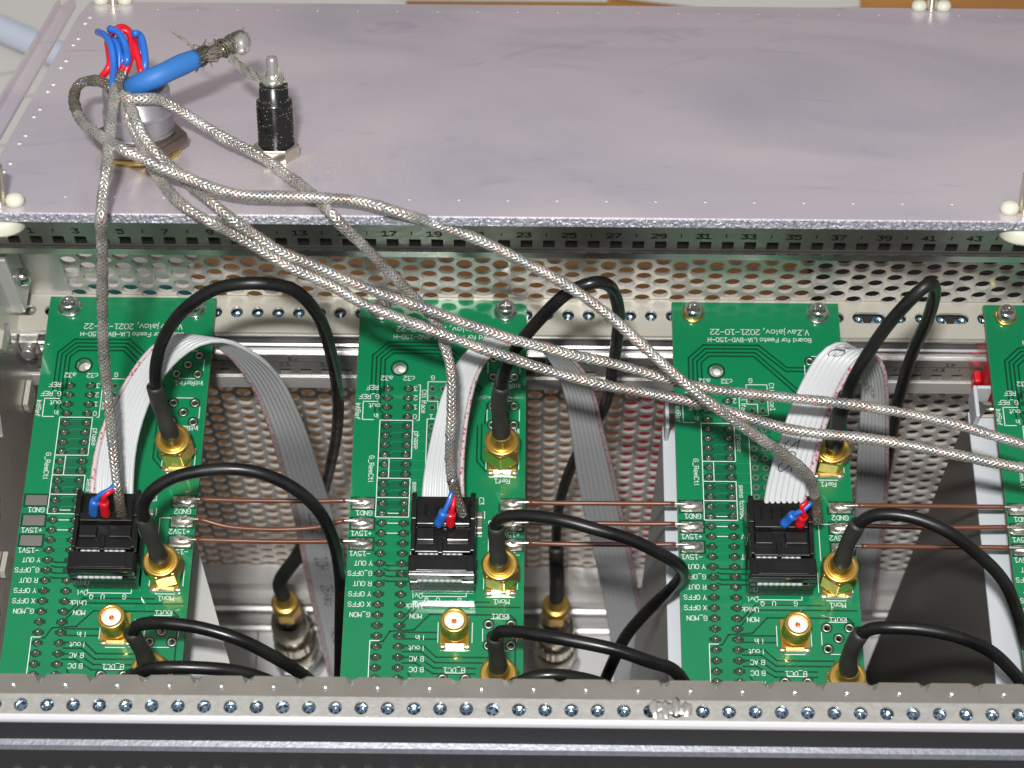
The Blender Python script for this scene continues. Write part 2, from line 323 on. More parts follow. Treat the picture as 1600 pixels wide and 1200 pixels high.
# board rail: flat strip with holes, extruded ridges below it
slots = {38: 1, 42: 1}
hl = []; k = -3
while k < 51:
    x = 5.1+5.08*k
    if k in slots: hl.append([(x+1.0*math.cos(a)*1.55, 61.3+1.55*math.sin(a)) for a in [R(90+15*i) for i in range(13)]]+[(x+5.08+1.55*math.cos(a), 61.3+1.55*math.sin(a)) for a in [R(-90+15*i) for i in range(13)]]); k += 2
    else: hl.append(circ(x, 61.3, 1.52)); k += 1
st = holed([(XL+4, 55.6), (XR, 55.6), (XR, 65.9), (XL+4, 65.9)], hl, -2.6, -1.7); obj('board_rail', st, 'aluw', case)
ins = M(); ins.lathe([(1.9, 0), (1.9, .3), (1.2, .5), (.9, -.6), (.001, -.6)], (0, 0, -4.2), n=12); ins.box(-.25, .25, -1.5, 1.5, -3.7, -3.3)
i0 = obj('threaded_insert', ins, 'zinc', case); i0.location = V((5.1-110, 61.3, 195))*S; i0.data.transform(Matrix.Translation(V((110, 0, -195))*S))
for k in range(-2, 51):
    if k: inst(i0, case, (5.08*k, 0, 0))
ub = M(); ub.box(XL, XR, 57.5, 65.5, -7.5, -5.2); obj('insert_channel', ub, 'inner', case)
br = M()
br.extr([(56, -2.7), (55.2, -2.9), (55.2, -3.6), (56.4, -4.4), (58, -4.4), (58, -2.7)], XL, XR)
br.extr([(56.0, -4.5), (55.4, -6.6), (54.9, -6.9), (54.9, -7.6), (56.6, -8.6), (58, -8.6), (58, -4.5)], XL, XR)
br.extr([(55.6, -8.7), (54.7, -9.0), (54.7, -9.7), (56.0, -10.2), (58, -10.2), (58, -8.7)], XL, XR)
obj('rail_ridge', br, 'alub', case)
gf = holed([(XL, -24.5), (XR, -24.5), (XR, -9.9), (XL, -9.9)], [sqhole(5.9+5.08*k, -18.2, 2.6, 2.4) for k in range(-2, 50)], 0, 1)
obj('guide_rail_face', to_wall(gf, 54.0), 'alu', case)
gb = M(); gb.box(XL, XR, 57, 65.5, -24.5, -8.7); gb.box(XL, XR, 53.6, 53.95, -24.5, -20.6); gb.extr([(53.8, -26.2), (57, -28.2), (65, -28.2), (65, -24.6), (53.8, -24.6)], XL, XR)
obj('guide_rail_body', gb, 'wallw', case)
tx = M()
for n in range(1, 50):
    X = 6+5.08*(n-1); f = lambda a, b: V((a, 53.94, b))
    if n % 2:
        text(tx, str(n), X, -14.5, 0, 1.5, 0, fn=f, sx=1.15, w=.3); text(tx, str(84-n), X+2.4, -11.9, 0, 1.4, 180, fn=f, sx=1.15, w=.28)
    else: tx.box(X-.1, X+.1, 53.86, 53.95, -15, -13.8)
ln = M(); ln.box(XL, XR, 53.9, 53.96, -13.2, -13.05); obj('rail_score_line', ln, 'inner', case)
obj('guide_rail_numbers', tx, 'inkg', case, kind='stuff')
# lower (front) far rails and floor
for zb in (-168, -184):
    lr = M(); lr.extr([(56, zb), (55, zb-1), (55, zb-3), (57.5, zb-5), (57.5, zb-7.2), (55.5, zb-8), (55.5, zb-10), (64, zb-10), (64, zb)], XL, XR); obj('front_rail', lr, 'wallw', case)
lr = M(); lr.box(XL, XR, 58.5, 65, -183.9, -178.1); lr.box(XL, XR, 59, 65.5, -167.9, -163); obj('front_rail_web', lr, 'wallw', case)
ih = M(); ih.lathe([(1.5, 0), (1.5, .6), (.9, .6), (.9, .2), (.001, .2)], (0, 0, 0), ax=(0, -1, 0), n=10)
h0 = obj('rail_hole', ih, 'inner', case); h0.data.transform(Matrix.Translation(V((110, 0, -195))*S)); h0.location = V((-110+7, 58.4, 195-181))*S
for k in range(1, 50): inst(h0, case, (5.08*k, 0, 0))
xs = [XL, 30.5, 46, 108, 146, 190, 224, 268]
for a, b in zip(xs, xs[1:]):
    fp = M(); fp.box(a+.15, b-.15, -64, 66, -198, -195); obj('front_panel', fp, 'darkalu' if a == 190 else 'floorp', case, bevel=.2)
fp = M(); fp.box(180, 212, 50, 53.8, -194.8, -158); obj('rail_darkening_plate', fp, 'darkalu', case, bevel=.3)  # added dark plate, stands in for the black reflection on the rails
g = M(); q = [at(u, v, -20) for u, v in ((286, 845), (306, 845), (345, 985), (372, 1085), (286, 1085))]; g.add(q+[p-V((0, 0, 1)) for p in q], [(0, 1, 2, 3, 4), (9, 8, 7, 6, 5)]+[(i, 5+i, 5+(i+1) % 5, (i+1) % 5) for i in range(5)]); obj('angle_bracket', g, 'wallw', case)
# near rail
nz = 54.9
out = [(XL, -59.15), (XL, -63.2), (XR, -63.2), (XR, -59.15)]
nr = holed(out, [circ(19.72+5.08*k, -61.38, 1.36, 18) for k in range(-6, 49)], nz-1, nz); obj('near_rail_strip', nr, 'striprail', case)
n0 = M(); n0.lathe([(1.7, 0), (1.7, .15), (1.25, .35), (1.0, -.5), (.001, -.5)], (0, 0, 0), n=14); n0.box(-.22, .22, -1.35, 1.35, .15, .5); n0.box(-1.35, 1.35, -.22, .22, .13, .48)
q0 = obj('rail_screw', n0, 'zinc', case); q0.data.transform(Matrix.Translation(V((110, 0, -195))*S))
q0.location = V((19.72-5.08*6-110, -61.38, nz-1.75+195))*S
for k in range(1, 55):
    c_ = inst(q0, case, (5.08*k, 0, 0)); c_.rotation_euler = (random.uniform(-.12, .12), random.uniform(-.12, .12), random.uniform(-.8, .8)); c_.location.z += random.uniform(-.002, .001)
# inner lip with V cuts
y1, y0 = -54.7, -58.9; pts = [(XL, y0), (XL, y1)]; vx = []
k = -2
while 12.45+10.16*k < XR:
    x = 12.45+10.16*k
    if x > XL+3: pts += [(x-1.3, y1), (x, y1-2.4), (x+1.3, y1)]; vx.append(x)
    k += 1
pts += [(XR, y1), (XR, y0)]
dm = [circ(x+5.08, -56.9, .42, 10, .62) for x in vx]
lip = holed(pts, dm, nz-2.2, nz-.9); obj('near_rail_lip', lip, 'lip', case)
for_v = M()
for x in vx: for_v.add([(x-1.32, y1, nz-1.0), (x+1.32, y1, nz-1.0), (x, y1-2.5, nz-1.0), (x, y1-.1, nz-2.3)], [(0, 2, 3), (3, 2, 1)])
for x in vx: for_v.lathe([(.72, 0), (.62, .3), (.3, .5), (.001, .55)], (x+5.08, -56.9, nz-.95), n=10)
o = obj('notch_flap', for_v, 'alub', case, kind='stuff')
gr = M()
for x in vx: gr.box(x-3.6, x+.9, -59.12, -58.98, nz-1.1, nz-.35); gr.box(x+1.6, x+3.8, -59.12, -58.98, nz-1.1, nz-.35)
obj('groove_glint', gr, 'alub', case, kind='stuff')  # bright slivers drawn in for the highlights along the groove
gr = M(); gr.box(XL, XR, -59.1, -58.6, nz-4.5, nz-2.3); gr.box(XL, XR, -63.2, -54.9, nz-8, nz-3.6); obj('near_rail_core', gr, 'inner', case)
nb = M(); nb.extr([(-63.22, nz-1), (-63.22, nz-.12), (-63.7, nz-.15), (-64.2, nz-.5), (-64.45, nz-1.1), (-64.45, nz-1.5), (-63.6, nz-1.5)][::-1], XL, XR); obj('near_rail_bead', nb, 'bead', case)
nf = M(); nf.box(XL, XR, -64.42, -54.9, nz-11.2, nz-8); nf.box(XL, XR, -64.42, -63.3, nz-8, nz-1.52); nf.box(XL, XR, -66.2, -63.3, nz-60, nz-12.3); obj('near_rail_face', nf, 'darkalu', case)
nl = M(); nl.extr([(-64.45, nz-11.2), (-65.6, nz-11.4), (-66.3, nz-12.25), (-64, nz-12.25), (-64, nz-11.2)], XL, XR); obj('near_rail_ledge', nl, 'ledge', case)
nt = M()
for k in range(-6, 49): nt.box(19.72+5.08*k-.8, 19.72+5.08*k+.8, -66.6, -66.2, nz-26, nz-24.6)
obj('edge_nick', nt, 'alu', case, kind='stuff')
q = at(1047, 1107, nz); g = M()
for k in range(7): g.blob((q.x-3+k*1.05, q.y+.3*math.sin(k*2), nz+.02), .9, 1.5+.3*math.cos(k*3), .22, 10, .3, k)
obj('solder_spatter', g, 'solder', case, kind='stuff')
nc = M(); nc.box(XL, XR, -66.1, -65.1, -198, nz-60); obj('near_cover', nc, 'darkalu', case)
# left side plate with punched slots (vertical plate in YZ)
sl = []
for (yy, zz) in [(62, 22), (50, 6), (38, 22), (27, 2), (14, 20), (2, -2), (-12, 18), (-24, 0), (-38, 18)]:
    sl.append([(yy-3.2, zz), (yy, zz-5), (yy+3.2, zz), (yy, zz+5)])
sp = holed([(-66, -198), (70, -198), (70, 52), (-66, 52)], sl, 0, 1.2)
sp.v = [V((-7.6-p.z, p.x, p.y)) for p in sp.v]; obj('side_plate', sp, 'alu', case)
def onx(u, v, X): d = ray(u, v); return CAM+d*((X-CAM.x)/d.x)
for poly in ([(2, 545), (7, 516), (15, 518), (16, 522), (10, 551), (6, 548)], [(43, 632), (49, 594), (56, 612), (55, 626), (50, 645), (46, 641)], [(7, 893), (13, 862), (19, 872), (18, 888), (13, 905), (9, 903)], [(40, 540), (44, 521), (51, 521), (49, 534), (44, 541)], [(28, 480), (33, 468), (38, 476), (34, 490)]):
    g = M(); n = len(poly); g.add([onx(u, v, -6.2) for u, v in poly]+[onx(u, v, -6.2)-V((1.2, 0, 0)) for u, v in poly], [tuple(range(n)), tuple(range(n, 2*n))[::-1]]+[(i, n+i, n+(i+1) % n, (i+1) % n) for i in range(n)]); obj('punched_tab', g, 'aluw', case)
sb = M(); sb.box(-9.5, -4.5, 57.3, 65.8, 3.5, 27.2); obj('corner_bracket', sb, 'wallw', case, bevel=.5)
sc_ = M(); sc_.lathe([(2.1, 0), (2.2, .8), (2.0, 2), (1.2, 2.7), (.001, 2.8)], (-4.5, 61, 14.2), ax=(1, 0, 0), n=18); obj('side_screw', sc_, 'steel', case)
sb = M(); sb.box(-7.4, -2.6, 53, 64.5, -9, -3.2); sb.lathe([(1.7, 0), (1.7, 4), (.001, 4)], (-5, 54, -6), ax=(0, -1, .3), n=12); obj('rail_end_block', sb, 'alu', case, bevel=.3)

# ================================================================== REAR PANEL
panel = thing('rear_panel', 'large bare aluminium panel with iridescent smudges leaning behind the card cage', 'metal panel', pan(110, 60))
pm = M(); X0, X1 = 4.3, 360
def addp(m, poly, h0, h1):     # polygon in (x, s) on the panel plane
    n = len(poly); vs = [pan(x, s, h1) for x, s in poly]+[pan(x, s, h0) for x, s in poly]
    m.add(vs, [tuple(range(n)), tuple(range(n, 2*n))[::-1]]+[(i, n+i, n+(i+1) % n, (i+1) % n) for i in range(n)])
addp(pm, [(-12, -7.9), (X1, -7.9), (X1, 119.6), (X0, 119.6), (X0-.8, 112), (-12, 112)][0:4]+[(X0, 119.6), (3.2, 108), (3.2, 15), (-12, 15)][1:], -1.95, 0)
o = obj('sheet', pm, 'panel', panel)
em = M(); addp(em, [(-12, -8.25), (X1, -8.25), (X1, -7.92), (-12, -7.92)], -2.0, -.3)
obj('cut_edge', em, 'cut', panel)
fg = M(); addp(fg, [(-1.6, -2), (2.2, -2), (2.2, 112), (.9, 118), (-1.6, 108)], 1.1, 2.2); addp(fg, [(-1.6, -2), (-.9, -2), (-.9, 109), (-1.6, 108)], 2.2, 4.2); obj('edge_strip', fg, 'panel', panel)
dm = M()
for k in range(-10, 27):
    x = 92.6+10.16*k
    if x > 4: dm.lathe([(.45, -.05), (.35, .1), (.001, .15)], pan(x, 0), PN, 8)
    if x > 6: dm.lathe([(.4, -.05), (.3, .08), (.001, .12)], pan(x+1, 114.3), PN, 8)
for k in range(7):
    for q in (0, 4.4): dm.lathe([(.8, -.05), (.6, .2), (.001, .3)], pan(6.0 if q else 6.4, 108-q-k*15.2), PN, 8)
obj('dimple', dm, 'panel', panel, kind='stuff')
def panel_screw(x, s, name='corner_screw', L=9):
    g = M(); g.lathe([(1.25, -7), (1.25, .2)]+[(1.25+(.18 if i % 2 else 0), .4+i*.35) for i in range(int(L/.35))]+[(.9, L+.4), (.001, L+.4)], pan(x, s), PN, 12); q = obj(name, g, 'nickel', panel)
    for sx in (-1, 1):
        w = M(); w.lathe([(1.9, .05), (1.95, 1.2), (1.5, 2.1), (.8, 2.4), (.001, 2.5)], pan(x+sx*3.1, s+.3), PN, 14); obj('nylon_nub', w, 'whitepl', q)
    w = M(); w.lathe([(4.6, -5.2), (4.7, -4.8), (4.7, -3), (4.4, -2.3)], pan(x, s), PN, 22); obj('nylon_washer', w, 'whitepl', q)
panel_screw(8.9, -4.4); panel_screw(218.5, -4.0); panel_screw(10.4, 118.4, L=4); panel_screw(219.2, 118.4, L=4)
# hardware fastened through the panel
cb = onp(221, 237); ct = thing('round_connector', 'matt silver round threaded connector standing on the panel, cables gathered on its rim', 'connector', cb)
g = M(); g.lathe([(8.4, .02), (8.6, .3), (8.6, 1.3), (7.9, 1.5)], cb, PN, 40); obj('washer', g, 'washy', ct)
g = M(); g.lathe([(9.8, 1.55), (10.3, 2.0), (10.3, 4.2), (9.7, 4.9), (7.6, 4.9)], cb, PN, 6, smooth=False); obj('hex_nut', g, 'nutdull', ct, bevel=.25)
pr = [(7.5, 4.9)]+[(7.5-(.5 if i % 2 else 0), 5+i*.5) for i in range(9)]+[(7.5, 9.5), (7.5, 9.9), (7.15, 10.2), (7.15, 14.2), (6.9, 14.7), (6.0, 14.75), (5.9, 12), (.001, 12)]
g = M(); g.lathe(pr, cb, PN, 44); obj('threaded_shell', g, 'conn', ct)
jb = onp(433, 244); jt = thing('threaded_jack', 'black threaded plastic jack with soldered braid on its tip', 'connector', jb)
g = M(); g.lathe([(4.9, 0), (5.0, .2), (5.0, 2.6), (4.7, 3.0), (3.8, 3.0)], jb, PN, 6, smooth=False); obj('hex_nut', g, 'nickel', jt, bevel=.15)
pr = [(3.75, 3.0)]+[(3.9-(.5 if i % 2 else 0), 3.1+i*.4) for i in range(23)]+[(3.8, 12.2), (3.8, 12.8), (3.1, 13.1), (3.1, 16.4), (2.8, 16.7), (.001, 16.7)]
g = M(); g.lathe(pr, jb, PN, 30); obj('threaded_body', g, 'black', jt)
g = M(); g.lathe([(2.5, 16.6), (2.2, 17.6), (1.5, 18.2), (1.25, 19), (1.25, 22), (1.0, 22.6), (.001, 22.8)], jb, PN, 16); obj('solder_tip', g, 'solder', jt)
g = M()
for i in range(6):
    a = i*1.05; pth = spline([jb+PN*(16.8+.3*i)+V((2.6*math.cos(a+k*.8), 2.6*math.sin(a+k*.8), 0))*(1-.12*k)+PN*(.45*k) for k in range(6)], .4); g.tube(pth, .22, 5)
obj('wire_wrap', g, 'braid', jt)
dust = M()
for i in range(620):
    a = random.uniform(0, 6.28); d = abs(random.gauss(0, 1)); c = pan(61+math.cos(a)*d*15+6*random.random()**2*5, 21-abs(random.gauss(0, 7))*.9+math.sin(a)*d*9)+PN*.06
    e = random.uniform(.05, .16); dust.add([c+PN*e, c+V((e, 0, 0)), c+PT*e, c-V((e, 0, 0)), c-PT*e], [(0, 1, 2), (0, 2, 3), (0, 3, 4), (0, 4, 1)])
for i in range(260):
    a = random.uniform(0, 6.28); hh = random.choice([random.uniform(3.2, 12.5), random.uniform(12.4, 13.6), random.uniform(16, 16.9)]); qd = PN.to_track_quat('Z', 'Y'); rr_ = 3.95 if hh < 12.9 else 3.2
    c = jb+qd @ V((rr_*math.cos(a), rr_*math.sin(a), hh)); e = random.uniform(.05, .12)
    dust.add([c+PN*e, c+V((e, 0, 0)), c-PN*e, c-V((e, 0, 0)), c+cu*e*.6-cf*e], [(0, 1, 4), (1, 2, 4), (2, 3, 4), (3, 0, 4)])
o = obj('brass_filings', dust, 'brass', kind='stuff'); top(o, 'fine brass filings scattered on the panel around the black jack', 'filings')
# ================================================================== GREEN BOARDS
ROW = lambda k: 39.37-(32-k)*2.54
JX = 35.35
fpc = [(JX, 45.4), (JX, 32.4), (JX, -23.6), (25.3, -36.7)]
def board(first=False):
    b = thing('interface_board', 'x', 'circuit board', (20.3, 0, 0), 'green interface boards screwed to the rail')
    holes = [circ(10.2, 45, 1.65, 20)]
    for (x, y) in fpc:
        for dx_, dy_ in ((-2.54, 2.54), (2.54, 2.54), (-2.54, -2.54), (2.54, -2.54), (0, 0)): holes.append(circ(x+dx_, y+dy_, .62, 12))
    for k in range(32):
        y = 39.37-k*2.54
        if y > 6 and not (30.8 < y < 33): holes += [circ(18.4, y, .48, 8), circ(20.94, y, .48, 8)]
    sub = holed([(0, -64.25), (40.64, -64.25), (40.64, 64.25), (0, 64.25)], holes, -1.55, 0); obj('substrate', sub, 'mask', b)
    e = M()
    for q in ((-.04, -.002, -64.2, 64.2), (40.642, 40.68, -64.2, 64.2)): e.box(q[0], q[1], q[2], q[3], -1.5, -.1)
    obj('board_edge', e, 'fr4', b)
    # dark traces
    t_ = M(); z = .03; bo = M(); bo.lathe([(2.4, -9), (2.4, -3), (2.0, -2.4), (.9, -2.4), (.9, -4), (.001, -4)], (10.6, 46, 0), n=18); obj('mounting_stud', bo, 'wallw', b)
    for i in range(4):
        d = i*1.03; ex = [(27.3-d*.3, 46.1-d), (32.2, 46.1-d)] if i < 2 else [(30.2-(i-2)*.6, 39.4-(i-2)*.9)]
        line(t_, [(3.6+d, 38), (3.6+d, 48.5-d*.4), (7.3+d*.42, 52.2-d), (20.7-d*.42, 52.2-d)]+ex, .42, z)
    for i, (yy) in enumerate((-6.9, -8.1, -9.6, -10.8)): line(t_, [(8.6, yy+.3), (9.6, yy), (16.3, yy)], .4, z)
    for y_ in (-15.7, -16.9): line(t_, [(13.2, y_-4.2), (16.9, y_), (39.8 if y_ < -16 else 33, y_)], .4, z)
    line(t_, [(8.2, -25.6), (9.2, -25.4), (10.6, -23.0), (16, -22.6), (19.5, -18.8), (37.6, -18.8), (38.9, -20), (38.9, -50)], .4, z)
    for j, (ya, n) in enumerate(((-23.2, 0), (-24.8, 0))): line(t_, [(13.4, ya), (21.2, ya)], .4, z)
    for j in range(4): line(t_, [(13.6, -26.5-1.35*j), (18.4-.6*j, -26.5-1.35*j), (21.2-.2*j, -29.1-1.3*j), (34-.8*j if j < 2 else 30, -29.1-1.3*j)], .4, z)
    line(t_, [(15, -33), (18, -37.5), (20, -40)], .4, z); line(t_, [(29.3, 29.5), (29.3, 20), (31.5, 17.4)], .4, z); line(t_, [(30.3, 30), (30.3, 20.6), (31.7, 18.8)], .4, z)
    line(t_, [(33, 35), (31.5, 35.4), (31, 30)], .4, z); line(t_, [(7, 39.5), (4.8, 36.5), (4.8, 33)], .4, z); line(t_, [(6, 39.5), (5.9, 33.5), (7.4, 31.8)], .4, z)
    for k in range(1, 33):
        y = ROW(k)
        if y > -40:
            for x in (7.62, 12.7):
                t_.add([(x+1.02*math.cos(a), y+1.02*math.sin(a), .018) for a in [R(30*i) for i in range(12)]], [tuple(range(12))])
                t_.add([(x-1.35, y-.5, .016), (x+1.35, y-.5, .016), (x+1.35, y+.5, .016), (x-1.35, y+.5, .016)], [(0, 1, 2, 3)])
    t_.add([(10.2+2.2*math.cos(a), 45+2.2*math.sin(a), .018) for a in [R(15*i) for i in range(24)]]+[(10.2+1.66*math.cos(a), 45+1.66*math.sin(a), .018) for a in [R(15*i) for i in range(24)]], [(i, (i+1) % 24, 24+(i+1) % 24, 24+i) for i in range(24)])
    for (x, y) in [(3.2, 8.8), (3.2, 3.65), (3.2, -1.5), (37.6, 8.8), (37.6, 3.65), (37.6, -1.5)]: t_.add([(x-3, y-1.75, .014), (x+3, y-1.75, .014), (x+3, y+1.75, .014), (x-3, y+1.75, .014)], [(0, 1, 2, 3)])
    for (x, y) in fpc:
        for dx_, dy_ in ((-2.54, 2.54), (2.54, 2.54), (-2.54, -2.54), (2.54, -2.54), (0, 0)):
            t_.add([(x+dx_+q*math.cos(a), y+dy_+q*math.sin(a), .02) for q in (1.35, .63) for a in [R(30*i) for i in range(12)]], [(i, (i+1) % 12, 12+(i+1) % 12, 12+i) for i in range(12)])
    for (x, y) in ((10.16+1.7, 3.6), (10.16+1.7, 1.1)): pass
    obj('copper_trace', t_, 'trace', b, kind='stuff')
    l_ = M()
    for k in range(15, 29):
        y = ROW(k)+.9; line(l_, [(8.6, y-.7), (9.4, y), (11.6, y)], .16, .03)
        line(l_, [(13.9, y+.2), (17.6, y+.2)], .2, .03); line(l_, [(19.2, y-.5), (20, y+.3), (22.5, y+.3)], .16, .03)
    line(l_, [(34, 12), (36.5, 6), (36.5, 1)], .5, .03)
    obj('faint_trace', l_, 'tracel', b, kind='stuff')
    for q in ((6.1, 13.9, 20.65, 30.75), (8.7, 13.9, 15.4, 20.65), (6.1, 13.8, 5.4, 15.4), (17.4, 22.6, 5.6, 31.0)):
        g = M(); g.add([(q[0], q[2], .01), (q[1], q[2], .01), (q[1], q[3], .01), (q[0], q[3], .01)], [(0, 1, 2, 3)]); obj('bare_area', g, 'maskdark', b)
    # silkscreen
    s_ = M(); z = .045; T = lambda s, x, y, h=1.16, r=180, al='CENTER', sx=.97: text(s_, s, x, y, z, h, r, al, sx=sx, w=.135)
    T('V.Zavjalov, 2021-10-22', 21.1, 55.9, 1.42); T('Board for Femto LIA-BVD-150-H', 21.0, 53.7, 1.12)
    T('a32', 7.3, 42.2); T('c32', 12.6, 42.2); T('REF', 3.9, 39.6, al='LEFT' if 0 else 'CENTER'); T('G_REF', 3.2, 37.1); T('out', 4.6, 34.6); T('in', 5.2, 31.9)
    T('IntRef', .75, 33.2, 1.1, -90); line(s_, [(5.4, 35.8), (1.9, 35.8), (1.9, 30.9), (4.6, 30.9)], .18, z)
    for i, c_ in enumerate('3210'): T(c_, 14.3, 39.4-2.54*i)
    line(s_, [(14.9, 40.4), (15.4, 40.4), (15.4, 30.8), (14.9, 30.8)], .18, z); T('Ctl Iface', 16.4, 35.9, 1.05, -90)
    T('Ctl Iface1', 23.3, 38, 1.1, -90); T('G', 18.3, 42.4); line(s_, [(17.2, 41.3), (22.2, 41.3), (22.2, 33), (19.7, 33), (19.7, 36), (17.2, 36)], .16, z, True); T('1', 18.2, 31.8)
    line(s_, [(17.3, 31.2), (17.3, 5.2)], .18, z); line(s_, [(17.3, 31.2), (20.6, 31.2)], .18, z)
    line(s_, [(6.1, 30.75), (13.9, 30.75), (13.9, 20.65), (6.1, 20.65)], .18, z, True)
    line(s_, [(6.1, 20.65), (6.1, 5.4), (13.8, 5.4), (13.8, 15.4), (6.1, 15.4)], .18, z); line(s_, [(8.7, 20.65), (8.7, 15.4)], .18, z); line(s_, [(6.1, 10.4), (13.8, 10.4)], .18, z)
    T('phase', 15, 25.5, 1.1, -90); T('G_RemCtl', 4.6, 17.8, 1.1, -90); T('sens tconst', 15, 10.2, 1.05, -90)
    for k in (19, 18, 17): line(s_, [(8.9, ROW(k)-2.54*0+.0), (11.4, ROW(k))], .18, z)
    T('GND1', 3.4, 6.35); T('+15V1', 3.0, 1.15); T('-15V1', 2.9, -3.95)
    for i, s in enumerate(('Y OUT', 'G_OFFS', 'R OUT', 'Y OFFS', 'X OFFS', 'G_MON')): T(s, 5.9, -6.35-2.54*i, 1.1, al='LEFT')
    for s, k in (('-15V', 17), ('PWR', 18), ('+15V', 19), ('R OUT', 15)): T(s, 16.4, ROW(k)+.0)
    for s, k in (('Ovl', 12-.1), ('Unlck', 10.9), ('MON', 9.95), ('I in', 7.9), ('I out', 6.9), ('B AC', 5.9), ('B DC', 4.9), ('A AC', 3.9)):
        k2 = {11.9: 10.9, 10.9: 9.9}.get(k, k); T(s, 18.4 if k < 9 else 17.6, ROW(k-1.0)-.1, 1.1, al='LEFT')
    line(s_, [(8.9-.6, ROW(6)+1.4), (6.2, ROW(6)+1.4), (6.2, -50)], .18, z)
    line(s_, [(17.6, -13.6), (17.6, -14.4), (27.6, -14.4), (27.6, -13.6)], .18, z); T('Q', 18.6, -15.3, 1.1); T('U', 21.2, -15.3, 1.1); T('G', 26.1, -15.3, 1.1)
    T('GND2', 37.5, 6.3); T('+15V2', 37.2, 1.15); T('-15V2', 37.2, -3.95)
    T('Ref1', 35.3, 14.9); T('Mon1', 35.6, -15.6); T('Iout1', 35.5, -19.2); T('B_DC1', 25.3, -32.2); T('IntRefIn1', 36, 40.3, 1.15); T('IntRef1', 36.5, 28.1, 1.15)
    T('C3', 30.6, 9.7, 1.1, -90); line(s_, [(32.4, 4.6), (32.4, -4.6)], .16, z); line(s_, [(32.4, 4.6), (36.6, 4.6)], .16, z); line(s_, [(31.4, 5.2), (31.4, 7)], .16, z)
    for (x, y) in [(JX, 20.2), (JX, -10.3), (25.3, -23.4)]:
        for sx in (-1, 1): line(s_, [(x+sx*3.85, y+2.6), (x+sx*3.85, y-2.2)], .16, z)
        line(s_, [(x-2.2, y-4.2), (x+2.2, y-4.2)], .16, z)
    for (x, y) in fpc:
        line(s_, [(x-2, y+3.85), (x+2, y+3.85)], .16, z); line(s_, [(x-2, y-3.85), (x+2, y-3.85)], .16, z)
        for sx in (-1, 1): line(s_, [(x+sx*3.85, y+1.4), (x+sx*3.85, y-1.6)], .16, z)
    obj('silkscreen', s_, 'silk', b, kind='stuff')
    # solder pins
    pn = M(); pn.lathe([(.78, .02), (.72, .16), (.5, .4), (.36, .75), (.33, 1.25), (.15, 1.42), (.001, 1.42)], (20.3, 0, 0), n=9); p0 = obj('solder_pin', pn, 'flux', b)
    p0.location = V((7.62-20.3, ROW(32), 0))*S; rnd = random.Random(3)
    for k in range(1, 33):
        for x in (0, 5.08):
            if ROW(k) < -41 or (k == 32 and x == 0): continue
            q = inst(p0, b, (x+rnd.uniform(-.06, .06), (k-32)*2.54, 0)); q.rotation_euler = (rnd.uniform(-.12, .12), rnd.uniform(-.12, .12), rnd.uniform(0, 6)); q.scale.z = rnd.uniform(.55, 1.1)
    # annular pads of the empty holes
    ap = M(); ap.lathe([(.62, -1.5), (.62, .05), (.95, .07), (1.0, .03)], (20.3, 0, 0), n=14); ap.f = ap.f[:-2]; ap.sm = ap.sm[:-2]; a0 = None
    for (x, y) in fpc:
        for dx_, dy_ in ((-2.54, 2.54), (2.54, 2.54), (-2.54, -2.54), (2.54, -2.54), (0, 0)):
            if a0 is None: a0 = obj('plated_hole', ap, 'tin', b); a0.location = V((x+dx_-20.3, y+dy_, 0))*S; ax, ay = x+dx_, y+dy_
            else: inst(a0, b, (x+dx_-ax, y+dy_-ay, 0))
    am = M()
    for k in range(32):
        y = 39.37-k*2.54
        if y > 6 and not (30.8 < y < 33):
            for x in (18.4, 20.94): am.add([(x+q*math.cos(a), y+q*math.sin(a), .04) for q in (.85, .49) for a in [R(45*i) for i in range(8)]], [(i, (i+1) % 8, 8+(i+1) % 8, 8+i) for i in range(8)])
    obj('header_pad_row', am, 'tin', b, kind='stuff')
    pd = M(); pd.box(-2.5+20.3, 2.5+20.3, -1.3, 1.3, .02, .1); d0 = obj('solder_pad', pd, 'tin', b); d0.location = V((3.2-20.3, 8.8, 0))*S
    for (x, y) in [(0, -5.15), (0, -10.3), (34.4, 0), (34.4, -5.15), (34.4, -10.3)]: inst(d0, b, (x, y, 0))
    # SMD capacitor near the header
    cp = M(); cp.box(29.6, 31.0, 5.0, 6.4, .1, 1.0); cp.box(29.7, 30.9, 2.4, 5.0, .1, .9); cp.box(29.6, 31.0, 1.0, 2.4, .1, 1.0); obj('chip_capacitor', cp, 'tin', b, bevel=.15)
    # SMA jacks
    for i, (x, y) in enumerate(((25.3, -23.4), (JX, 20.2), (JX, -10.3), (JX, -36.7))):
        g = M(); g.box(x-3.2, x+3.2, y-3.3, y+3.3, .5, 2.1)
        for sx in (-1, 1):
            for sy in (-1, 1): g.box(x+sx*2.54-.65, x+sx*2.54+.65, y+sy*2.6-.65, y+sy*2.6+.65, -1, .6)
        g.lathe([(2.9, 2.1), (2.9, 3.0)]+[(3.15-(.22 if j % 2 else 0), 3.2+j*.36) for j in range(12)]+[(3.1, 7.7), (2.9, 8.1), (2.25, 8.1), (2.2, 7.5)], (x, y, 0), n=28); g.f.pop(); g.sm.pop()
        jk = obj('coax_jack', g, 'gold', b)
        g = M(); g.lathe([(2.25, 2), (2.25, 7.45), (.55, 7.45), (.5, 7.2), (.001, 7.2)], (x, y, 0), n=24); obj('dielectric', g, 'ptfe', jk)
        g = M(); g.lathe([(.5, 2), (.5, 7.6), (.3, 7.75), (.22, 7.5), (.001, 7.3)], (x, y, 0), n=10); obj('centre_contact', g, 'copper', jk)
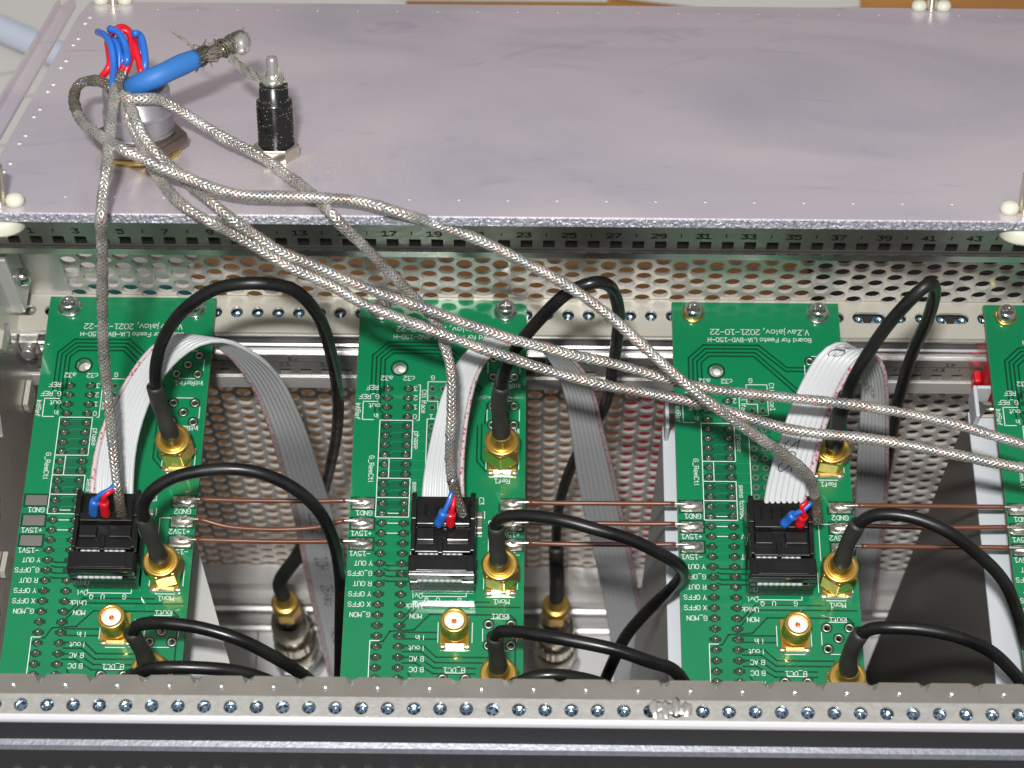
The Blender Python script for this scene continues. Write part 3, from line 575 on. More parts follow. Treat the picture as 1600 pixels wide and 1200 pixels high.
        g = M(); g.blob((x-2.7, y-3.2, .02), 1.1, .8, .75, seed=i); g.blob((x+2.7, y-3.2, .02), 1.1, .8, .75, seed=i+9); g.box(x-2, x+2, y-3.75, y-3.3, .1, .75); obj('solder_fillet', g, 'solder', jk)
    # fixing screws
    for x in (5.1, 35.55):
        g = M(); g.lathe([(2.7, .02), (2.85, .15), (2.85, .5), (2.7, .65), (1.6, .65)], (x, 61.1, 0), n=26); w = obj('washer', g, 'washy' if first and x > 99 else 'steel', b)
        g = M(); g.lathe([(2.15, .66), (2.3, .9), (2.3, 1.6), (2.1, 2.3), (1.6, 2.8), (.9, 3.0), (.7, 2.95), (.5, 2.3), (.001, 2.3)], (x, 61.1, 0), n=26)
        g.box(x-1.15, x+1.15, 61.1-.16, 61.1+.16, 2.35, 3.03); g.box(x-.16, x+.16, 61.1-1.15, 61.1+1.15, 2.36, 3.02); obj('fixing_screw', g, 'steel', b)
    # box header for the ribbon plug
    g = M(); g.box(14.9, 29.6, -13.4, 6.0, .1, 3.2); g.box(14.9, 16.3, -2.6, 5.6, 3.2, 9.6); g.box(28.3, 29.6, -2.6, 5.6, 3.2, 9.6); g.box(16.3, 28.3, 4.3, 5.6, 3.2, 7.4)
    obj('box_header', g, 'black', b, bevel=.25)
    return b
labs = ['leftmost green interface board with bare tin pads along its left edge', 'green interface board directly right of the leftmost one, crossed by four braided cables',
        'green interface board with its two title lines fully readable, third from the left', 'green interface board cut off by the right edge of the photo']
B0 = board(True); boards = [B0]; B0['label'] = labs[0]
def tree(o, parent=None):
    c = o.copy(); C.objects.link(c); c.parent = parent
    for ch in [x for x in KIDS.get(o.name, [])]: tree(ch, c)
    return c
KIDS = {}
for o in bpy.data.objects:
    if o.parent: KIDS.setdefault(o.parent.name, []).append(o)
for i in (1, 2, 3):
    c = tree(B0); c.location = V((20.3+76.2*i, 0, 0))*S; c['_o'] = [20.3+76.2*i, 0, 0]; c['label'] = labs[i]; boards.append(c)
bpy.context.view_layer.update()
for b, xs_ in ((boards[2], (5.1,)), (boards[3], (5.1,))):
    for ch in b.children:
        if ch.name.startswith('washer') and ch.data.vertices[0].co.x < 0: ch.data = ch.data.copy(); ch.data.materials[0] = G['washy']; ch['label'] = 'yellow plated washer'
def blobs(b, items):
    x0 = b['_o'][0]-20.3
    for k, (x, y) in enumerate(items):
        g = M(); g.blob((x0+x+(-.3 if x < 20 else .3), y+random.uniform(-.15, .15), .08), 2.75, 1.3, 1.1+random.random()*.35, n=14, rough=.16, seed=k+int(x0)); obj('solder_joint', g, 'solder', b)
PL = [(3.2, 8.8), (3.2, 3.65), (3.2, -1.5)]; PR = [(37.6, 8.8), (37.6, 3.65), (37.6, -1.5)]
blobs(boards[0], PR); blobs(boards[1], PL+PR); blobs(boards[2], PL+PR); blobs(boards[3], PL)
# ================================================================== BROWN LINK WIRES
wl = ['upper', 'middle, sagging', 'lower']; gapn = ['between the first and second green boards', 'between the second and third green boards', 'between the third and fourth green boards']
for gi in range(3):
    for r_, y in enumerate((8.8, 3.65, -1.5)):
        xa, xb = 76.2*gi+37.6, 76.2*(gi+1)+3.2; sag = -3.4 if (gi == 0 and r_ == 1) else random.uniform(-.6, .5)
        pa, pb = V((xa, y, 1.3)), V((xb, y, 1.3)); mid = [pa.lerp(pb, t)+V((0, sag*math.sin(math.pi*t)*.55, -abs(sag)*.25*math.sin(math.pi*t)+random.uniform(-.15, .15))) for t in (.25, .5, .75)]
        th = thing('link_wire', '%s brown insulated wire %s' % ('middle, sagging' if sag == -3.4 else ('upper', 'middle', 'lower')[r_], gapn[gi]), 'wire', pa, 'brown power wires between neighbouring boards')
        full = spline([pa, pa+V((4, 0, .2))]+mid+[pb-V((4, 0, -.2)), pb], 1.2); n = len(full)
        g = M(); g.tube(full, .33, 7); obj('bare_conductor', g, 'solder', th)
        k0 = 3; g = M(); g.tube(full[k0:n-k0], .58, 10); obj('insulation', g, 'brown', th)
# ================================================================== BRAIDED CABLES
def braided(label, pts, ends, old=None, grp='braided shielded cables from the round connector', wires=None, R0=1.07):
    path = smooth_path(spline(pts, .55), 4); path = [p for p in path]; th = thing('braided_cable', label, 'shielded cable', path[0], grp)
    fr = frames(path); d = [0]
    for a, b in zip(path, path[1:]): d.append(d[-1]+(b-a).length)
    g = M(); g.tube(path[::2]+[path[-1]], R0-.34, 8); obj('cable_core', g, 'core', th)
    for nm, mt, ph in (('red_wire', 'red', 0), ('blue_wire', 'blue', math.pi)):
        g = M(); w = [p+a*(.46*math.cos(s*.55+ph))+b*(.46*math.sin(s*.55+ph)) for (p, t, a, b), s in zip(fr, d)]; g.tube(w[::2]+[w[-1]], .44, 6)
        if wires: 
            for q in wires.get(mt, []): g.tube(smooth_path(spline(q, .8)), .78, 9)
        obj(nm, g, mt, th)
    kz = 2*math.pi/6.4; N = 6; per = math.pi/(N*kz)
    g = M(); go = M()
    for sgn in (1, -1):
        for i in range(N):
            ph = 2*math.pi*i/N; vs = []; rnd = random.Random(i*7+sgn)
            for (p, t, a, b), s in zip(fr, d):
                th_ = ph+sgn*kz*s; rad = R0*(1+.05*math.sin(s*.31+len(path))+.035*math.sin(s*.9+2))+.11*sgn*math.cos(math.pi*s/per+math.pi*i)+rnd.uniform(-.012, .012)
                wd = .36/R0
                for dw, dr in ((-wd, -.05), (-wd*.4, .09), (wd*.4, .09), (wd, -.05)):
                    q = th_+dw; vs.append(p+(a*math.cos(q)+b*math.sin(q))*(rad+dr))
            fs = [(k*4+j, k*4+j+1, k*4+j+5, k*4+j+4) for k in range(len(fr)-1) for j in range(3)]
            if old:
                ko = int(len(fr)*old[0]), int(len(fr)*old[1])
                f1 = [f for f in fs if not (f[0]//4 < ko[0] or f[0]//4 > ko[1])]; f2 = [f for f in fs if (f[0]//4 < ko[0] or f[0]//4 > ko[1])]
                g.add(vs, f1, True); go.add(vs, f2, True)
            else: g.add(vs, fs, True)
    obj('braid', g, 'braid', th)
    if old: q = obj('tarnished_braid', go, 'braidold', th); q['label'] = 'darker tarnished end of the braid'
    return th, path
def P(*a):                    # mixed list: (u,v,'h',height) on the panel or (u,v,z)
    return [onp(q[0], q[1], q[3]) if len(q) == 4 else at(*q) for q in a]
h = 'h'
wireA = {'blue': [P((153, 50, h, 22), (165, 56, h, 23), (174, 72, h, 22), (178, 100, h, 19), (176, 128, h, 17), (177, 150, h, 15))], 'red': [P((168, 66, h, 20), (171, 88, h, 19), (172, 102, h, 18), (162, 117, h, 16), (157, 122, h, 15))]}
wireB = {'blue': [P((170, 45, h, 24), (180, 47, h, 24), (192, 60, h, 23), (198, 80, h, 21), (199, 95, h, 20), (193, 110, h, 17), (190, 128, h, 15))], 'red': [P((172, 58, h, 21), (180, 46, h, 24), (190, 41, h, 24), (200, 46, h, 23), (207, 62, h, 22), (206, 85, h, 20), (198, 108, h, 18), (188, 128, h, 15))]}
wireC = {'blue': [P((209, 52, h, 24), (219, 54, h, 23), (225, 75, h, 21), (227, 105, h, 18), (222, 130, h, 14)), P((214, 54, h, 22), (216, 62, h, 21), (220, 80, h, 20), (224, 100, h, 17))], 'red': [P((209, 55, h, 22), (211, 75, h, 21), (217, 95, h, 19), (221, 115, h, 17)), P((186, 52, h, 23), (194, 45, h, 24), (202, 52, h, 23), (205, 75, h, 21), (196, 100, h, 19), (185, 120, h, 16))]}
wireD = {'blue': [P((176, 62, h, 22), (182, 66, h, 22), (187, 85, h, 20), (186, 110, h, 17), (189, 130, h, 15))], 'red': [P((182, 72, h, 19), (184, 90, h, 18), (180, 110, h, 17), (182, 130, h, 15))]}
wireE = {'blue': [P((185, 60, h, 21), (192, 75, h, 20), (192, 95, h, 19), (188, 115, h, 16), (200, 160, h, 13))], 'red': [P((176, 75, h, 19), (178, 95, h, 18), (176, 120, h, 16), (184, 140, h, 14))]}
A, pA = braided('braided silver cable dropping straight down over the leftmost green board', P((180, 138, h, 16), (178, 152, h, 15.5), (174, 187, h, 14), (171, 219, h, 12), (166, 266, h, 9), (160, 312, h, 5), (158, 338, h, 3), (159, 366, 84), (160, 400, 78), (160, 440, 70), (160, 500, 59), (162, 550, 50), (167, 600, 41), (171, 640, 35), (176, 690, 27), (181, 740, 21), (186, 780, 16), (190, 803, 11)), None, wires=wireA, old=(0, .93))
Bc, pB = braided('braided silver cable making a loop left of the round connector, ending at the third board', P((176, 137, h, 14.5), (158, 128, h, 15), (140, 126, h, 14), (124, 131, h, 13), (116, 148, h, 12), (120, 174, h, 12), (134, 196, h, 12), (158, 213, h, 12), (190, 232, h, 12), (219, 247, h, 10.5), (250, 261, h, 9), (281, 273, h, 7), (328, 292, h, 5.5), (375, 304, h, 4.5), (440, 307, h, 4), (500, 309, h, 4), (556, 314, h, 3.4), (619, 331, h, 2.4), (681, 350, 82), (744, 373, 79), (820, 410, 75), (900, 455, 71), (960, 500, 67), (1010, 545, 63), (1060, 590, 59), (1110, 630, 54), (1180, 680, 45), (1235, 717, 36), (1264, 745, 27), (1274, 780, 18), (1278, 815, 12)), None, wires=wireB, old=(.11, .96))
Cc, pC = braided('braided silver cable passing below the black jack and ending at the second board', P((192, 115, h, 18), (184, 128, h, 17), (187, 146, h, 15.5), (205, 155, h, 15.5), (228, 154, h, 15.5), (250, 156, h, 14), (281, 172, h, 11), (312, 192, h, 8), (344, 212, h, 6), (375, 228, h, 5), (406, 244, h, 4), (453, 277, h, 2.2), (480, 297, h, 1.5), (502, 317, h, 1.5), (518, 335, h, 1.6), (537, 355, 84.5), (566, 382, 79), (600, 417, 72), (637, 454, 64), (662, 480, 59), (684, 508, 54), (695, 540, 49), (704, 575, 45), (706, 610, 41), (706, 650, 36), (703, 700, 29), (704, 735, 23), (712, 772, 17), (724, 805, 12)), None, wires=wireC, old=(.04, .93))
D, pD = braided('upper of two braided silver cables running side by side to the right edge', P((198, 150, h, 14), (204, 170, h, 14), (212, 190, h, 13), (226, 216, h, 10.5), (247, 242, h, 8), (272, 264, h, 4.5), (300, 292, h, 3), (330, 316, h, 2.5), (362, 342, 85), (400, 368, 80), (437, 392, 76), (475, 408, 73), (512, 424, 71), (550, 441, 69), (587, 456, 67), (625, 469, 65.5), (662, 481, 64), (712, 500, 62), (750, 513, 60), (800, 530, 57), (850, 543, 54), (900, 556, 51), (950, 566, 49), (1000, 580, 47), (1050, 595, 45), (1100, 606, 44), (1150, 613, 43), (1225, 621, 43), (1325, 631, 43), (1375, 639, 43), (1425, 648, 43), (1500, 665, 43), (1550, 680, 43), (1600, 695, 43), (1680, 722, 43)), None, wires=wireD)
E_, pE = braided('lower of two braided silver cables running side by side to the right edge', P((194, 150, h, 12.5), (200, 180, h, 11.5), (212, 208, h, 8), (232, 252, h, 5), (258, 292, h, 2.8), (290, 324, h, 2), (325, 345, 86), (362, 364, 81), (400, 386, 77), (450, 416, 73), (487, 432, 70), (525, 450, 68), (562, 472, 66), (612, 493, 63.5), (650, 507, 62), (700, 525, 59.5), (750, 544, 57), (800, 560, 55), (850, 577, 52), (900, 591, 50), (950, 603, 48), (1000, 612, 47), (1050, 621, 46), (1100, 631, 45), (1130, 640, 44), (1175, 655, 43), (1225, 669, 42), (1275, 677, 42), (1325, 682, 42), (1400, 692, 42), (1500, 712, 42), (1600, 732, 42), (1680, 745, 42)), None, wires=wireE)
# terminal housings at the ends
def terminal(th, bx, pz, tips):
    g = M(); x0 = bx+16.0
    g.box(x0-.9, x0+13.6, -1.5, 6.4, 8.2, 9.2); g.box(x0-.7, x0+13.4, -7.6, -1.5, 8.5, 9.4); g.box(x0+.4, x0+4.4, -5.2, -2.2, 9.4, 10.6); g.box(x0+7.2, x0+12.2, -5.2, -2.2, 9.4, 10.6); g.box(x0-.8, x0+.2, -8, -.4, 8.6, 11.2); g.box(x0+12.5, x0+13.5, -8, -.4, 8.6, 11.2); g.box(x0-.9, x0+.3, -.3, 6.4, 9.0, 11.4); g.box(x0+12.4, x0+13.6, -.3, 6.4, 9.0, 11.4)
    for k in range(5): g.box(x0+2.0+2.4*k, x0+2.5+2.4*k, .6, 4.4, 9.0, 10.2)
    g.box(x0+.3, x0+12.4, -1.5, .6, 9.0, 11.2); g.box(x0+5.2, x0+6.4, -8.1, -4.4, 8.6, 10.0)
    obj('terminal_housing', g, 'black', th, bevel=.22)
    for mt, q in tips:
        g = M(); pts = P(*q); pth = spline(pts, .6); g.tube(pth, .6, 10); e = pth[int(len(pth)*.55):]; g.tube(e, 1.15, 12); obj('sleeved_'+mt+'_lead', g, mt, th)
terminal(A, 0, 0, (('blue', ((183, 752, 19), (172, 765, 19), (158, 772, 18.5), (148, 785, 16), (146, 803, 11.5))), ('red', ((184, 762, 18), (172, 768, 19), (163, 776, 18.5), (163, 790, 15), (165, 804, 11.5)))))
terminal(Cc, 76.2, 0, (('blue', ((706, 768, 18), (701, 785, 17), (694, 800, 15.5), (688, 812, 13), (684, 820, 11.5))), ('red', ((710, 775, 17), (708, 790, 16.5), (705, 802, 15), (704, 812, 13), (704, 820, 11.5)))))
terminal(Bc, 152.4, 0, (('blue', ((1268, 785, 18), (1255, 797, 17), (1243, 803, 16), (1232, 812, 13), (1224, 820, 11.5))), ('red', ((1262, 785, 18), (1253, 790, 18), (1256, 803, 16), (1252, 812, 13), (1249, 822, 11.5)))))
# blue sleeved lead to the jack
s0 = onp(200, 134, 14); th = thing('sleeved_lead', 'thick blue sleeved lead with frayed shiny braid, soldered over to the black jack', 'cable', s0)
p = smooth_path(spline(P((190, 140, h, 13), (215, 133, h, 16), (245, 120, h, 18), (275, 105, h, 19), (306, 92, h, 19.5)), 1), 3)
g = M(); g.tube(p, lambda t: 2.0+.3*math.sin(t*2.6)+.06*math.sin(t*17), 20); obj('blue_sleeve', g, 'blues', th)
g = M(); rnd = random.Random(5)
a0 = onp(305, 92, 19.5); b0 = onp(348, 76, 19); c0 = onp(378, 62, 19.5)
for i in range(60):
    a = rnd.uniform(0, 6.28); r1 = rnd.uniform(1.2, 1.9); off = cr*0+cu*math.cos(a)*r1+PN*0+cf*math.sin(a)*r1; off2 = cu*math.cos(a+1.5)*r1*.9+cf*math.sin(a+1.5)*r1*.9
    g.tube(spline([a0+off, a0.lerp(b0, .35)+off*1.15+cr*rnd.uniform(-.5, .5), a0.lerp(b0, .7)+off2, b0+off2*.6+cr*rnd.uniform(-1, 1)], 1), .13, 4, caps=False)
for i in range(46):
    k = i/45; cc = b0.lerp(c0, k); tt = (c0-b0).normalized(); a1 = tt.orthogonal().normalized(); a2 = tt.cross(a1); ph = rnd.uniform(0, 6.28); rad = 1.9+rnd.uniform(-.2, .35)
    g.tube([cc+(a1*math.cos(ph+j*.6)+a2*math.sin(ph+j*.6))*rad+tt*(j-3)*.25 for j in range(7)], .14, 4, caps=False)
for i in range(95):
    k = rnd.random(); cc = a0.lerp(b0, k) if rnd.random() < .6 else b0.lerp(c0, k); e1 = V([rnd.gauss(0, 1) for _ in range(3)]).normalized(); e2 = V([rnd.gauss(0, 1) for _ in range(3)]).normalized()
    g.tube(spline([cc+e1*1.2, cc+e1*rnd.uniform(1.9, 2.6)+e2*.8, cc+e1*rnd.uniform(1.5, 2.5)+e2*rnd.uniform(1.4, 2.6), cc+e1*.9+e2*1.9], .5), .1, 4, caps=False)
for i in range(5): g.tube(spline([a0+cu*1.5, a0+cu*(3+i*.3)-cr*(1+i*.5), a0+cu*(4.6+i*.35)-cr*(2.2+i*.8)], 1), .07, 3, caps=False)
obj('frayed_braid', g, 'braidold', th)
g = M(); g.tube(spline([a0-cr*1, a0.lerp(b0, .5), b0, c0], 1), 1.35, 10); obj('inner_foil', g, 'nickel', th)
g = M(); g.blob((0, 0, 0), 2.0, 2.2, 2.6, 14, .13, 4); g.blob((0, .3, 0), 2.0, 2.0, -2.2, 14, .13, 8); g.v = [cr*p_.x+cu*p_.z-cf*p_.y+onp(378, 70, 19.5) for p_ in g.v]; obj('solder_lump', g, 'solder', th)
tw = smooth_path(spline(P((362, 90, h, 18.5), (375, 103, h, 18), (388, 113, h, 17.5), (402, 119, h, 17.5), (415, 124, h, 17.5), (428, 133, h, 17)), .6), 2)
g = M(); fr_ = frames(tw)
for j in range(3):
    for w in range(5): g.tube([q[0]+(q[2]*math.cos(k*.42+j*2.1)+q[3]*math.sin(k*.42+j*2.1))*.62+(q[2]*math.cos(w*1.25+k*.2)+q[3]*math.sin(w*1.25+k*.2))*.35 for k, q in enumerate(fr_)], .2, 5)
obj('twisted_shield', g, 'braid', th)
# ================================================================== RIBBON CABLES
def ribbon(label, Lp, Rp, mark, bx, prints=()):
    L_ = smooth_path(spline([at(*q) for q in Lp], 1.5), 5); R_ = smooth_path(spline([at(*q) for q in Rp], 1.5), 5); n = 90
    def res(p):
        d = [0]
        for a, b in zip(p, p[1:]): d.append(d[-1]+(b-a).length)
        out = []; k = 0
        for i in range(n+1):
            s = d[-1]*i/n
            while k < len(d)-2 and d[k+1] < s: k += 1
            f = (s-d[k])/max(d[k+1]-d[k], 1e-6); out.append(p[k].lerp(p[k+1], f))
        return out
    a, b = res(L_), res(R_)
    def nrm(i):
        i = max(1, min(n-1, i)); t = (a[i+1]+b[i+1]-a[i-1]-b[i-1]); return t.cross(b[i]-a[i]).normalized()
    NR = [nrm(i) for i in range(n+1)]
    NC = 8; SUB = 5; tot = NC*SUB
    def prof(j): return .2+.34*math.sqrt(max(0, 1-((j % SUB)/SUB*2-1)**2)) if j % SUB else .16
    th = thing('ribbon_cable', label, 'ribbon cable', a[0], 'grey ribbon cables plugged onto the boards')
    def grid(j0, j1):
        g = M(); w = j1-j0+1; vs = []
        for sg in (1, -1):
            for i in range(n+1):
                for j in range(j0, j1+1): vs.append(a[i].lerp(b[i], j/tot)+NR[i]*(sg*prof(j)))
        o2 = (n+1)*w; fs = []
        for i in range(n):
            for j in range(w-1):
                q = i*w+j; fs += [(q, q+w, q+w+1, q+1), (o2+q, o2+q+1, o2+q+w+1, o2+q+w)]
            fs += [(i*w, o2+i*w, o2+i*w+w, i*w+w), (i*w+w-1, i*w+2*w-1, o2+i*w+2*w-1, o2+i*w+w-1)]
        g.add(vs, fs, True); return g
    if mark == 'L': mk, rest = (0, SUB), (SUB, tot)
    else: mk, rest = (tot-SUB, tot), (0, tot-SUB)
    obj('grey_conductors', grid(*rest), 'rib', th); obj('marked_conductor', grid(*mk), 'mark', th)
    if prints:
        g = M()
        def f(x, y):
            i = max(0, min(n-.001, x)); k = int(i); fr2 = i-k; jj = max(0, min(1, y)); q = a[k].lerp(a[k+1], fr2).lerp(b[k].lerp(b[k+1], fr2), jj); nn = NR[k]
            if nn.dot(CAM-q) < 0: nn = -nn
            return q+nn*.6
        ln = sum((a[i+1]-a[i]).length for i in range(n))/n; wd = 10.2
        for s, frac, y in prints:
            fn = lambda X, Y, ii=frac*n: f(ii+X/ln, y+Y/wd)
            text(g, s, 0, 0, 0, 3.0, 180 if mark == 'R' else 0, 'LEFT', fn=fn, w=.26)
        obj('printed_lettering', g, 'inkg', th)
    # plug on the board header
    g = M(); g.extr([(-13.2, .2), (-9.0, .2), (-9.0, 7.0), (-14.0, 7.0), (-14.2, 3.0)], bx+14.9, bx+29.6); g.box(bx+14.75, bx+29.75, -14.0, -8.9, 8.5, 11.0); g.box(bx+14.75, bx+16.6, -13.9, -9, 7.0, 8.5); g.box(bx+27.9, bx+29.75, -13.9, -9, 7.0, 8.5)
    pg = obj('ribbon_plug', g, 'blackgloss', th, bevel=.3)
    g = M(); g.box(bx+15.0, bx+29.5, -13.4, -9.2, 11.0, 11.5); g.box(bx+16.6, bx+27.9, -13.1, -9.8, 11.5, 11.7); obj('clamp_bar', g, 'black', pg, bevel=.25)
    g = M()
    for k in range(8): g.tube([V((bx+17.3+1.27*k, -14.2, 7.75)), V((bx+17.3+1.27*k, -2, 7.75)), V((bx+17.3+1.27*k, 5, 7.0))], .62, 8)
    obj('ribbon_end', g, 'rib', th)
    return th
ribbon('grey ribbon cable arching off the leftmost board into the first gap',
    [(138, 795, 7), (141, 745, 10), (148, 700, 14), (165, 650, 18), (190, 603, 22), (222, 555, 27), (255, 526, 30), (300, 524, 28), (345, 545, 20), (376, 578, 8), (402, 622, -8), (421, 675, -25), (438, 734, -52), (458, 803, -85), (475, 890, -120), (495, 980, -155), (515, 1066, -180)],
    [(208, 795, 7), (209, 745, 10), (213, 700, 14), (226, 650, 18), (248, 600, 23), (280, 562, 29), (318, 535, 33), (352, 531, 31), (402, 555, 22), (438, 590, 8), (463, 637, -8), (482, 682, -25), (500, 737, -52), (520, 803, -85), (536, 890, -120), (556, 980, -155), (570, 1066, -180)], 'L', 0,
    (('E1202', .63, .55), ('10H', .735, .5), ('28AWG', .80, .5), ('NUU', .90, .5)))
ribbon('grey ribbon cable standing up from the second board and falling into the next gap',
    [(657, 805, 7), (661, 745, 10), (671, 695, 15), (681, 648, 19), (696, 600, 23), (718, 558, 28), (748, 532, 31), (790, 525, 29), (828, 535, 20), (855, 556, 8), (877, 600, -6), (892, 675, -30), (902, 747, -58), (912, 800, -80), (927, 860, -105), (942, 930, -135), (955, 1010, -165), (960, 1070, -185)],
    [(727, 805, 7), (725, 745, 10), (727, 695, 15), (733, 648, 19), (743, 600, 24), (760, 562, 30), (787, 540, 34), (825, 534, 32), (864, 541, 23), (897, 562, 11), (925, 602, -4), (944, 675, -28), (962, 747, -56), (973, 800, -78), (986, 860, -103), (999, 930, -133), (1012, 1010, -163), (1020, 1070, -183)], 'R', 76.2)
ribbon('white-grey ribbon cable with dotted red edge and black print on the third board',
    [(1190, 808, 7), (1195, 770, 10), (1205, 728, 14), (1219, 685, 18), (1236, 632, 22), (1262, 578, 27), (1286, 543, 31), (1310, 532, 31), (1334, 545, 26), (1345, 580, 16), (1344, 640, 0), (1340, 700, -20), (1336, 783, -58), (1328, 860, -90), (1318, 950, -130)],
    [(1262, 808, 7), (1268, 770, 10), (1277, 722, 14), (1287, 680, 18), (1303, 635, 23), (1325, 590, 29), (1343, 560, 33), (1362, 551, 33), (1380, 568, 28), (1387, 600, 18), (1389, 650, 0), (1389, 710, -20), (1387, 783, -58), (1378, 860, -90), (1366, 950, -130)], 'R', 152.4,
    (('1202', .10, .3), ('AWG', .225, .35), ('28', .33, .35)))
# ================================================================== COAX CABLES
def coax(label, jx, jy, lean, shr, pts, bnc=None):
    J = V((jx, jy, 0)); th = thing('coax_cable', label, 'coax cable', J, 'black coax cables on gold plugs')
    S0 = at(*shr[0]); S1 = at(*shr[-1]); ax = V((0, 0, 1)).lerp((S0-(J+V((0, 0, 7)))).normalized(), .35).normalized()
    c = J+V((0, 0, 3.2))
    g = M(); g.lathe([(4.2, 0), (4.5, .3), (4.5, 5.6), (4.2, 6.1), (3.4, 6.1)], c, ax, 6, smooth=False); pl_ = obj('hex_nut', g, 'gold', th, bevel=.3)
    g = M(); g.lathe([(3.6, 5.8), (4.0, 6.15), (4.05, 6.7), (3.7, 7.0), (3.1, 7.0), (2.9, 6.8), (2.7, 7.4), (2.3, 9.6), (2.0, 10.4)], c, ax, 28); obj('collar', g, 'golddull', pl_)
    top_ = c+ax*9.4
    sp_ = smooth_path(spline([top_]+[at(*q) for q in shr], .8), 3); n_ = len(sp_)
    g = M(); g.tube(sp_, lambda t: 2.1-.3*min(1, t*2.2)+.05*math.sin(t*9), 18); obj('heat_shrink', g, 'shrink', th)
    cp_ = smooth_path(spline([sp_[-3]]+[at(*q)+(V([random.uniform(-.35, .35) for _ in range(3)]) if 0 < i_ < len(pts)-1 else V((0, 0, 0))) for i_, q in enumerate(pts)], 1.2), 4); g = M(); g.tube(cp_, 1.42, 14); obj('cable_jacket', g, 'coax', th)
    return th, cp_
def bottom_plug(th, x, y):
    g = M(); g.lathe([(3.0, -151), (4.3, -150.4), (4.4, -144.5), (3.9, -143.6), (3.2, -143.6)], (x, y, 0), n=6, smooth=False); pl_ = obj('hex_nut', g, 'gold', th, bevel=.3)
    g = M(); g.lathe([(3.5, -144), (4.2, -143.4), (4.2, -142.4), (3.2, -142), (2.3, -142), (2.2, -137)], (x, y, 0), n=24); obj('collar', g, 'golddull', pl_)
def adapter(label, x, y):
    th = thing('coax_adapter', label, 'adapter', (x, y, -195), 'nickel adapters on the floor of the cage')
    g = M(); g.lathe([(4.2, -151), (5.2, -154), (5.9, -158), (6.0, -161.5), (5.2, -164.5), (5.0, -167)], (x, y, 0), n=30); obj('upper_barrel', g, 'nickel', th)
    g = M(); g.lathe([(5.6, -167), (6.1, -167.4), (6.1, -172.6), (5.6, -173)], (x, y, 0), n=48, knurl=(1, 2), smooth=False); obj('knurled_ring', g, 'nickel', th)
    g = M(); g.lathe([(5.9, -173.1), (6.6, -174), (6.8, -183), (6.2, -184)], (x, y, 0), n=30); obj('coupling_nut', g, 'nickel', th)
    g = M(); g.lathe([(7.8, -195), (8.2, -194.6), (8.2, -187), (7.8, -184.2), (5, -184.1)], (x, y, 0), n=6, smooth=False); obj('panel_nut', g, 'conn', th, bevel=.3)
X2, X3 = 76.2, 152.4
b1 = (45, 44); adapter('silver coax adapter with gold nut on top, below the leftmost gap', *b1); b2 = (126.3, 44); adapter('silver coax adapter below the second gap, partly behind a black cable', *b2)
zb = V((45, 44, -118)); 
th, _ = coax('tall black coax loop rising from the upper gold plug of the leftmost board', JX, 20.2, 0, [(262, 668, 17), (250, 635, 22), (241, 603, 28)],
    [(243, 575, 34), (258, 525, 45), (292, 480, 55), (340, 451, 61), (400, 441, 63), (452, 452, 59), (492, 490, 49), (516, 545, 33), (527, 610, 10), (527, 670, -18), (518, 730, -50), (503, 785, -80), (488, 822, -98), (474, 848, -108)])
g = M(); g.tube(smooth_path(spline([at(476, 845, -107), at(467, 866, -114), V((45, 44, -127)), V((45, 44, -138))], 1), 4), 2.15, 16); obj('lower_heat_shrink', g, 'shrink', th); bottom_plug(th, *b1)
coax('black coax cable arching right from the middle gold plug of the leftmost board', JX, -10.3, 0, [(245, 862, 17), (235, 835, 22), (223, 808, 26)],
    [(222, 795, 29), (232, 768, 33), (270, 745, 36), (340, 733, 37), (400, 738, 36), (455, 759, 32), (497, 795, 26), (521, 845, 15), (529, 900, 0), (530, 980, -22), (529, 1060, -45), (528, 1110, -60)])
coax('black coax cable from the lowest visible gold plug of the leftmost board', JX, -36.7, 0, [(224, 1020, 17), (214, 1003, 21), (205, 987, 24)],
    [(209, 978, 26), (236, 972, 28), (300, 978, 29), (370, 999, 27), (430, 1027, 22), (478, 1058, 14), (520, 1100, 2)])
coax('short black coax arch just above the near rail at lower left', JX-8, -46, 0, [(206, 1073, 17), (206, 1063, 20), (208, 1056, 22)],
    [(214, 1051, 23), (245, 1042, 25), (310, 1041, 25), (380, 1052, 22), (440, 1075, 15), (490, 1110, 4)])
th, _ = coax('black coax cable rising to a tight bend above the second gap', X2+JX, 20.2, 0, [(781, 655, 19), (779, 628, 24), (783, 603, 29)],
    [(787, 585, 33), (806, 548, 41), (850, 493, 52), (895, 455, 60), (930, 440, 62), (955, 450, 57), (964, 485, 45), (964, 530, 28), (959, 580, 8), (946, 630, -14), (920, 680, -38), (897, 715, -54), (881, 760, -72), (872, 810, -92), (869, 860, -110)])
g = M(); g.tube(smooth_path(spline([at(869, 855, -108), V((126.0, 44, -114)), V((126.3, 44, -124)), V((126.3, 44, -138))], 1)), 2.15, 16); obj('lower_heat_shrink', g, 'shrink', th); bottom_plug(th, *b2)
coax('black coax cable bending sharply back at the edge of the third board', X2+JX, -10.3, 0, [(778, 868, 17), (776, 845, 21), (775, 822, 25)],
    [(775, 813, 27), (790, 806, 29), (830, 806, 31), (880, 814, 32), (930, 826, 32), (985, 843, 30), (1030, 861, 27), (1060, 880, 22), (1067, 898, 15), (1052, 920, 5), (1015, 953, -8), (978, 995, -22), (955, 1035, -34), (938, 1080, -48)])
coax('black coax cable from the lowest gold plug of the second board', X2+JX, -36.7, 0, [(777, 1030, 17), (774, 1010, 21), (773, 994, 24)],
    [(774, 987, 26), (790, 983, 28), (830, 989, 30), (880, 1000, 31), (960, 1018, 31), (1015, 1031, 29), (1050, 1046, 25), (1070, 1066, 18), (1082, 1100, 5)])
